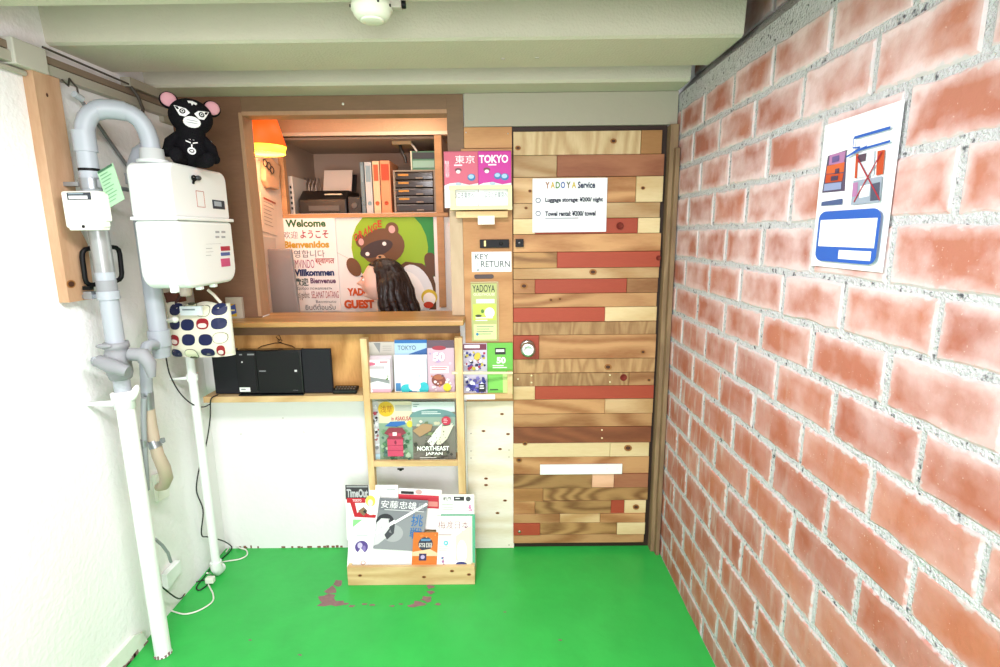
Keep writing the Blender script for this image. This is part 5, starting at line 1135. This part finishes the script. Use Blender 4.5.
# hanging patterned bag, with the small white tag and tissue pack
bg = thing('fabric_bag', W(198, 357, -.36), 'cream fabric bag with navy and red dots hanging under meter', 'bag')
M_cv = mat('bag_canvas', '#dcd6c2', rough=.9, bump=.1, bscale=300)
YG = -.36
mb = MB(); a, b_ = W(167, 360, YG), W(224.5, 304, YG)
def bagfn(ix, iz): 
    u, v = ix/14, iz/12; x = a.x+(b_.x-a.x)*u; z = a.z+(b_.z-a.z)*v
    bul = .035*(1-(2*u-1)**4)*(1-(2*v-1)**6)
    return x, z, bul
vs = []; fs = []
for sgn in (-1, 1):
    for iz in range(13):
        for ix in range(15):
            x, z, bul = bagfn(ix, iz); zz = z + (.006*math.sin(ix*.9) if iz == 12 else 0) + (.010*abs(2*ix/14-1)**3 if iz == 0 else 0); vs.append((x, YG+sgn*(bul+.002)+.04, zz))
n1 = 15*13
for g_ in (0, 1):
    for iz in range(12):
        for ix in range(14):
            k = g_*n1+iz*15+ix; f = (k, k+1, k+16, k+15); fs.append(f if g_ == 0 else f[::-1])
rim = [iz*15 for iz in range(13)]+[12*15+ix for ix in range(1, 15)]+[iz*15+14 for iz in range(11, -1, -1)]+[ix for ix in range(13, 0, -1)]
for i in range(len(rim)):
    p, q = rim[i], rim[(i+1) % len(rim)]; fs.append((p, q, n1+q, n1+p)[::-1])
mb.add(vs, fs, M_cv, smooth=True); mb.build('bag_body', bg)
def spot(px, py, rx, ry, m, lift=.0012, sq=.8):
    P = []
    for k in range(18):
        t_ = 2*math.pi*k/18; ex = lambda v: math.copysign(abs(v)**sq, v)
        x_, y_ = px-3+rx*ex(math.cos(t_)), py+2+ry*ex(math.sin(t_)); w_ = W(x_, y_, YG)
        u = min(max((w_.x-a.x)/(b_.x-a.x), .01), .99); v = min(max((w_.z-a.z)/(b_.z-a.z), .01), .99); bul = .035*(1-(2*u-1)**4)*(1-(2*v-1)**6)
        P.append((w_.x, YG-bul-.002+.04-lift, w_.z))
    c = sum((Vector(p) for p in P), Vector())/18
    u = (c.x-a.x)/(b_.x-a.x); v = (c.z-a.z)/(b_.z-a.z); c.y = YG-.035*(1-(2*u-1)**4)*(1-(2*v-1)**6)-.002+.04-lift
    k0 = P+[c]; F_ = [(k, (k+1) % 18, 18) for k in range(18)]
    if (Vector(P[1])-Vector(P[0])).cross(c-Vector(P[0])).y > 0: F_ = [f[::-1] for f in F_]
    mb.add(k0, F_, m)
navy, redc = flat('#1d2450'), flat('#a01f2a')
mb = MB()
for x_, y_, c in ((175.5, 308, 'n'), (190, 307, 'w'), (205, 309.5, 'w'), (219.5, 308, 'n'), (175.5, 322.5, 'n'), (190, 323, 'n'), (205, 322, 'r'), (220, 322, 'n'), (175, 339, 'r'), (191, 338, 'n'), (208, 338, 'n'), (221.5, 336.5, 'w'), (176, 352.5, 'n'), (192.5, 353, 'w'), (209.5, 351, 'n'), (222, 349.5, 'r')):
    if c == 'w': spot(x_, y_, 6.6, 5.6, flat('#5a5d4a')); spot(x_, y_, 6.1, 5.1, flat('#e6e3c6'), .0022)
    elif c == 'n': spot(x_, y_, 6.8 if x_ < 221 else 5.4, 5.8 if y_ < 345 else 4.4, navy)
    else: spot(x_, y_, 6.2 if x_ < 221 else 3.8, 5.6, redc); spot(x_, y_+1.6, 4.4 if x_ < 221 else 2.4, 2.3, flat('#e6d2cc'), .0024)
mb.build('dot_print', bg)
mb = MB(); mb.tube([W(176, 303, YG+.04), W(180, 297, YG+.04), W(184, 290, YG+.045)], .006, mat('strap_brown', '#3b1f16', rough=.7), 8); mb.build('handle', bg); mb = MB(); mb.tube([W(221, 303, YG+.04), W(214, 295, YG+.04), W(208, 290, YG+.045)], .006, mat('strap_cream', '#d8cdbd', rough=.8), 8); mb.build('handle', bg)
s = wsheet((180.5, 306.5, 202, 315.5), YG-.012, .010, '#dfe6ea'); s.lines(183, 309, 197, 312, 1, '#8a949a', .5); s.put('white_box_tag', 'small white plastic case clipped on the front of dotted bag', 'case')
mb = MB(); mb.tube([W(166, 321, YG-.02), W(176, 319, YG-.03)], [.008, .011], M_cr, 14); mb.ell(W(175, 319.5, YG-.032), (.013, .013, .013), M_cr); tag(mb.build('white_plug'), 'small round white plug beside the dotted bag', 'plug')
s = wsheet((227.5, 297.5, 243.5, 320), -.030, .016, '#c2b7a4'); s.r(229, 304, 237.5, 316.5, '#e0b83a').poly([(230, 307), (237, 304), (237.5, 313), (231, 315)], '#4a5fa8').r(231, 309.5, 236, 311, '#f0e0a0')
s.put('tissue_pack', 'clear wrapped pack with yellow and blue label left of counter', 'packet')
mb = MB(); mb.prism([W(163, 293, -.30), W(176, 292, -.30), W(178, 303, -.30), W(166, 303, -.30)], (0, .06, 0), mat('brown_block', '#5a2f20', rough=.7)); tag(mb.build('brown_bracket', bevel=.003), 'dark brown bracket under the gas meter above the bag', 'bracket')
mb = MB(); mb.lathe((-1.165, -.42, 0), (0, 0, 1), [(.0001, gz0-.04), (.018, gz0-.04), (.022, gz0-.02), (.018, gz0-.001)], mat('pinkish_fitting', '#c9b4ac', rough=.5), 16); mb.build('outlet_stub', gm)

# ---------------------------------------------------------------- plush toy sitting on the meter
def plush():
    C0 = Vector((W(190, 160, -.43).x, -.43, gz1)); t = thing('plush_toy', C0, 'black plush toy with white face mask and pink ears on the meter', 'plush toy')
    fur = mat('black_plush', '#141316', rough=.95, bump=.6, bscale=250, spec=.1); wh = mat('white_felt', '#e6e4e2', rough=.9); pk = mat('pink_felt', '#c9929a', rough=.9); gy = mat('grey_felt', '#8f949a', rough=.9)
    yaw = math.atan2(0-C0.x, -2.33-C0.y)   # direction to the room
    R_ = Matrix.Rotation(math.radians(34), 3, 'Z') @ Matrix.Rotation(math.radians(6), 3, 'Y')    # faces -y turned to the room
    def L(x, y, z): return C0+R_ @ Vector((x, y, z))
    q = MB()
    q.ell(L(0, 0, .062), (.052, .044, .062), fur, R_, 24, 18); 
    q.ell(L(0, -.004, .168), (.068, .058, .060), fur, R_, 28, 20)
    q.tube([L(0, 0, .09), L(0, -.002, .13)], [.045, .045], fur, 20, caps=False)
    for sg in (-1, 1):
        q.tube([L(.035*sg, -.005, .100), L(.062*sg, -.012, .072), L(.070*sg, -.03, .040)], [.017, .018, .015], fur, 14); q.ell(L(.071*sg, -.032, .036), (.017, .017, .017), fur)
        q.tube([L(.028*sg, -.02, .022), L(.040*sg, -.055, .018), L(.046*sg, -.080, .020)], [.022, .021, .019], fur, 14); q.ell(L(.047*sg, -.084, .024), (.020, .014, .024), fur, R_)
    q.build('plush_body', t)
    for sg in (-1, 1):
        q = MB(); q.ell(L(.064*sg, .010, .212), (.029, .014, .028), fur, R_); e_ = q.build('ear', t)
        q = MB(); q.ell(L(.065*sg, .001, .213), (.024, .010, .023), pk, R_); q.build('inner_ear', e_)
    q = MB()
    def face(x, z, k=1.0): # surface point of the head
        v = 1-(x/.068)**2-((z-.168)/.060)**2; return L(x, -.004-.058*math.sqrt(max(v, 0))-.0012*k, z)
    def patch(pts, m, k=1.0):
        P = [face(x, z, k) for x, z in pts]; c = (sum(p[0] for p in pts)/len(pts), sum(p[1] for p in pts)/len(pts)); cc = face(c[0], c[1], k+.6); n_ = len(P)
        F_ = [(i, (i+1) % n_, n_) for i in range(n_)]
        if (P[1]-P[0]).cross(cc-P[0]).dot(R_ @ Vector((0, -1, 0))) < 0: F_ = [f[::-1] for f in F_]
        q.add(P+[cc], F_, m, smooth=True)
    el = lambda cx, cz, rx, rz_, ro=0, n_=16: [(cx+rx*math.cos(6.283*i/n_)*math.cos(ro)-rz_*math.sin(6.283*i/n_)*math.sin(ro), cz+rx*math.cos(6.283*i/n_)*math.sin(ro)+rz_*math.sin(6.283*i/n_)*math.cos(ro)) for i in range(n_)]
    for sg in (-1, 1):
        patch([(sg*a_, b_) for a_, b_ in ((.006, .170), (.020, .156), (.036, .158), (.044, .172), (.052, .190), (.036, .186), (.018, .182))], wh, 1.2)
        patch(el(sg*.028, .172, .009, .0085), fur, 2.6); patch(el(sg*.028, .172, .005, .005), wh, 4.2); patch(el(sg*.028, .172, .0028, .003), fur, 5.6)
    patch(el(0, .143, .026, .017), wh, 1.4); patch([(-.004, .205), (.0, .196), (.005, .204), (.012, .200), (.016, .209), (.002, .214), (-.013, .212), (-.010, .203)], wh, 1.4)
    patch(el(0, .147, .018, .0012), gy, 3.2); patch(el(0, .140, .019, .0012), gy, 3.2)
    q.build('face_mask', t)
    q = MB()
    def bel(x, z, k=1.0):
        v = 1-(x/.052)**2-((z-.062)/.062)**2; return L(x, -.044*math.sqrt(max(v, 0))-.0015*k, z)
    def bp(pts, m, k=1.0):
        P = [bel(x, z, k) for x, z in pts]; F_ = [list(range(len(P)))]
        n__ = (P[1]-P[0]).cross(P[2]-P[1])
        if n__.dot(R_ @ Vector((0, -1, 0))) < 0: F_ = [f[::-1] for f in F_]
        q.add(P, F_, m)
    for i in range(3):
        z_ = .098-i*.012
        for sg in (-1, 1): bp([(sg*.003, z_), (sg*.018, z_+.005), (sg*.018, z_+.009), (sg*.003, z_+.004)], wh, 1.5)
    bp([(-.002, .060), (.002, .060), (.002, .108), (-.002, .108)], wh, 2); bp(el(0, .050, .013, .012, 0, 12), wh, 1.4); bp(el(0, .050, .008, .006, 0, 12), fur, 2.4); bp(el(0, .050, .005, .003, 0, 12), wh, 3.2)
    q.build('rib_print', t)
    q = MB(); q.ell(L(.062, .030, .085), (.010, .010, .022), gy, R_); q.ell(L(.070, .02, .052), (.013, .02, .02), gy, R_); q.build('cape', t)
plush()

# ================================================================= CABLES AT THE FLOOR
def cable(pts, r, m, label):
    P = [Vector(p) for p in pts]; out = []
    for i in range(len(P)-1):
        p0, p1, p2, p3 = P[max(i-1, 0)], P[i], P[i+1], P[min(i+2, len(P)-1)]
        for k in range(8):
            u = k/8; out.append(.5*((2*p1)+(p2-p0)*u+(2*p0-5*p1+4*p2-p3)*u*u+(3*p1-p0-3*p2+p3)*u**3))
    out.append(P[-1]); q = MB(); q.tube(out, r, m, 8); return tag(q.build('power_cord'), label, 'cord')
M_bc = mat('cord_black', '#17171a', rough=.45); M_wc = mat('cord_white', '#e2e0d6', rough=.4)
def fz(px, py, z=.004): return FL(px, py, z)
cable([W(221, 394, -.07), W(213, 397, -.16), W(210.5, 402, -.165), W(210, 420, -.165), W(206, 445, -.165), W(200, 465, -.18), W(196.5, 490, -.19), W(203, 510, -.19), W(201.5, 534, -.19), W(208, 537, -.18), W(222, 540.5, -.12), fz(230, 545, .03), fz(231.5, 549), fz(225, 556), fz(213, 566), fz(204, 577), fz(196.5, 587), fz(200, 590), fz(209, 583), fz(205, 580), fz(190, 585), (-1.362, -.40, .030), W(162, 587, -.55)], .0028, M_bc, 'black power cord dropping from the stereo to the floor by corner')
cable([W(166, 357, -.40), W(170, 375, -.36), W(180, 393, -.30), W(192, 404, -.25), W(203, 407, -.19), W(210, 404, -.172)], .0026, M_bc, 'black cord swagged from the outlet pipe to the stereo shelf')
cable([fz(226, 552), fz(232, 545.5), (W(240, 545, -.02).x, -.02, .014), fz(246, 550), fz(247, 555), fz(240, 559), fz(228, 561), fz(222, 562)], .0032, M_wc, 'white cord looping on the green floor behind the corner pipe')
cable([W(207, 573, -.30), fz(211, 575), fz(208, 583), fz(213, 594), fz(212, 602), fz(200, 610), fz(186, 614), fz(175, 612), fz(166, 608)], .0032, M_wc, 'white cord curling on the green floor below the corner pipe')
mb = MB(); q = W(209, 567, -.27); mb.box(q.x-.020, q.x+.016, q.y-.012, q.y+.012, .010, .036, M_cr); tag(mb.build('plug_connector', bevel=.004), 'white plug connector beside the foot of the corner pipe', 'plug')
wo = thing('wall_outlet', (LX, -.50, .2), 'white wall outlet box low on the left wall', 'outlet')
q0, q1 = S(163, 590, LX), S(175, 561, LX)
mb = MB(); mb.prism([(LX, q0.y, q0.z), (LX, q0.y, q0.z+.07), (LX, q1.y, q1.z+.005), (LX, q1.y, q1.z-.045)], (.024, 0, 0), M_wp); mb.build('cover', wo, bevel=.003)
mb = MB(); mb.tube([W(155, 539, -.585), W(162, 545, -.56), W(168, 553, -.53), W(171, 562, -.51)], .0055, MATS['grey_conduit'], 10); mb.build('conduit', wo)

# ================================================================= SMOKE DETECTOR on the ceiling beam
sd = thing('smoke_detector', (W(376, 12, -.80).x, -.86, ZS), 'cream round smoke detector on the ceiling beam edge', 'smoke detector')
c = Vector((W(376, 14, -.84).x, -.885, ZS))
mb = MB(); mb.lathe(c, (0, 0, -1), [(.0001, .001), (.050, .001), (.050, .010), (.052, .014), (.052, .022), (.048, .026), (.046, .034), (.036, .044), (.0001, .045)], mat('detector_cream', '#d4d8c4', rough=.5), 32); mb.build('body', sd)
mb = MB()
for a_ in (200, 300, 340): p = c+Vector((.0525*math.cos(math.radians(a_)), .0525*math.sin(math.radians(a_)), -.018)); mb.box(p.x-.002, p.x+.002, p.y-.002, p.y+.002, p.z-.003, p.z+.003, blk)
mb.build('vents', sd)
mb = MB(); mb.lathe(c, (0, 0, -1), [(.030, .0452), (.030, .047), (.026, .049), (.0001, .049)], MATS['detector_cream'], 28); mb.build('sensor_cap', sd)
mb = MB(); p = W(397, 4.5, -.885); mb.box(p.x-.018, p.x+.012, p.y-.012, p.y+.012, ZS-.020, ZS-.0005, M_rc); mb.cyl((p.x+.012, p.y, ZS-.01), (p.x+.022, p.y, ZS-.01), .009, blk, 12); tag(mb.build('conduit_clip', bevel=.002), 'small grey conduit clip beside the smoke detector', 'clip')
# wiring stubs left on the soffit
mb = MB()
for px, py in ((231, 87), (242, 87), (503, 58), (537, 57)):
    p = H(px, py, (0, 0, ZS), Vector((0, 0, 1))); mb.box(p.x-.006, p.x+.006, p.y-.003, p.y+.003, ZS-.0045, ZS-.0006, M_rc2 if py > 80 else M_rc)
tag(mb.build('nail_stubs'), 'tiny cut nail stubs left in the ceiling beams', 'nails', kind='stuff')

# ================================================================= POSTER ON THE BRICK WALL
xp = RX-.004
TL, TR, BR, BL = [S(a_, b_, xp) for a_, b_ in ((825, 126), (901, 100), (885, 272), (811, 266))]
zt_ = (TL.z+TR.z)/2; zb2 = (BL.z+BR.z)/2; yl = (TL.y+BL.y)/2; yr = (TR.y+BR.y)/2
s = Sheet((xp, yl, zb2), (xp, yr, zb2), (xp, yl, zt_), .0015, '#e9edf0')
def U(px, py):
    p = S(px, py, xp); return (p.y-yl)/(yr-yl), (p.z-zb2)/(zt_-zb2)
def pp(pts, m): s.poly([U(*p) for p in pts], m)
BLU = '#2f62c0'
pp([(828, 156), (848, 149.5), (847, 152), (845, 191), (822, 193)], '#5a4f6a')
pp([(830, 155), (846, 151), (844, 163), (829, 165)], '#b07aa8'); pp([(827.5, 166), (845, 162), (844, 172), (826.5, 174)], '#d8663a'); pp([(826.5, 174.5), (844, 173), (842.5, 181), (825.5, 183)], '#c8502c'); pp([(825, 184), (842, 182), (841.5, 189), (824, 191)], '#8f9ac0')
pp([(833, 157), (840, 155), (839.5, 161), (832.5, 163)], '#6a5a90'); pp([(836, 169), (840, 168), (839.5, 173), (835.5, 174)], '#54405a'); pp([(832, 176.5), (839, 175.5), (838.5, 180), (831.5, 181)], '#4a3c58')
pp([(822.5, 202), (843.5, 198.5), (843, 204.5), (822, 206)], '#4d5f8c')
pp([(857.5, 154), (876, 150), (875, 175), (856, 178.5)], '#cfd6de'); pp([(859, 155), (868, 153), (867, 161), (858, 163)], '#5a4a5a'); pp([(879, 151), (886.5, 149.5), (884.5, 174), (877.5, 175.5)], '#c8502c'); pp([(857.5, 154), (860, 153.5), (858.5, 178), (856, 178.5)], '#c8502c')
pp([(855, 181), (884, 176), (881.5, 202), (852.5, 205)], '#97a3b4'); pp([(862, 186), (872, 184), (871, 196), (861, 198)], '#dde4ea'); pp([(873, 184), (882, 182), (881, 200), (872, 201)], '#4f5468'); pp([(855, 183), (860, 182), (859, 196), (854, 197)], '#b07aa8')
def pl_(p, q_, m, wd): a_, b_ = U(*p), U(*q_); s.line(a_[0], a_[1], b_[0], b_[1], wd, m)
pl_((859, 157), (882, 200), '#b03040', .012); pl_((884, 152), (856, 202), '#b03040', .012)
pl_((856.5, 137.8), (893, 127.5), BLU, .018); pl_((893, 141), (861, 150), BLU, .014); pl_((856.5, 138), (855.5, 148), BLU, .010); pl_((855.5, 148), (863, 147), BLU, .010); pl_((863, 148), (849, 157), BLU, .012); pl_((849, 157), (870, 146), BLU, .012)
def rr(x0, y0, x1, y1, r, m):
    P = []
    for cx, cy_, a0 in ((x1-r, y1-r*.55, 0), (x0+r, y1-r*.55, 90), (x0+r, y0+r*.55, 180), (x1-r, y0+r*.55, 270)):
        for k in range(7): a_ = math.radians(a0+15*k); P.append((cx+r*math.cos(a_), cy_+r*.55*math.sin(a_)))
    s.poly(P, m)
u0, v0 = U(817.5, 259); u1, v1 = U(885, 209)
u1 = U(884.5, 215)[0]; v1 = U(850, 210)[1]; v0 = U(850, 263)[1]
rr(u0, v0, u1, v1, .10, BLU)
s.r(u0+.035, v0+(v1-v0)*.30, u1-.035, v1-(v1-v0)*.17, '#eef1f4'); s.r(u0+.36, v0+(v1-v0)*.07, u1-.06, v0+(v1-v0)*.24, '#eef1f4')
s.put('information_poster', 'white poster with building photos and blue box on the brick wall', 'poster')
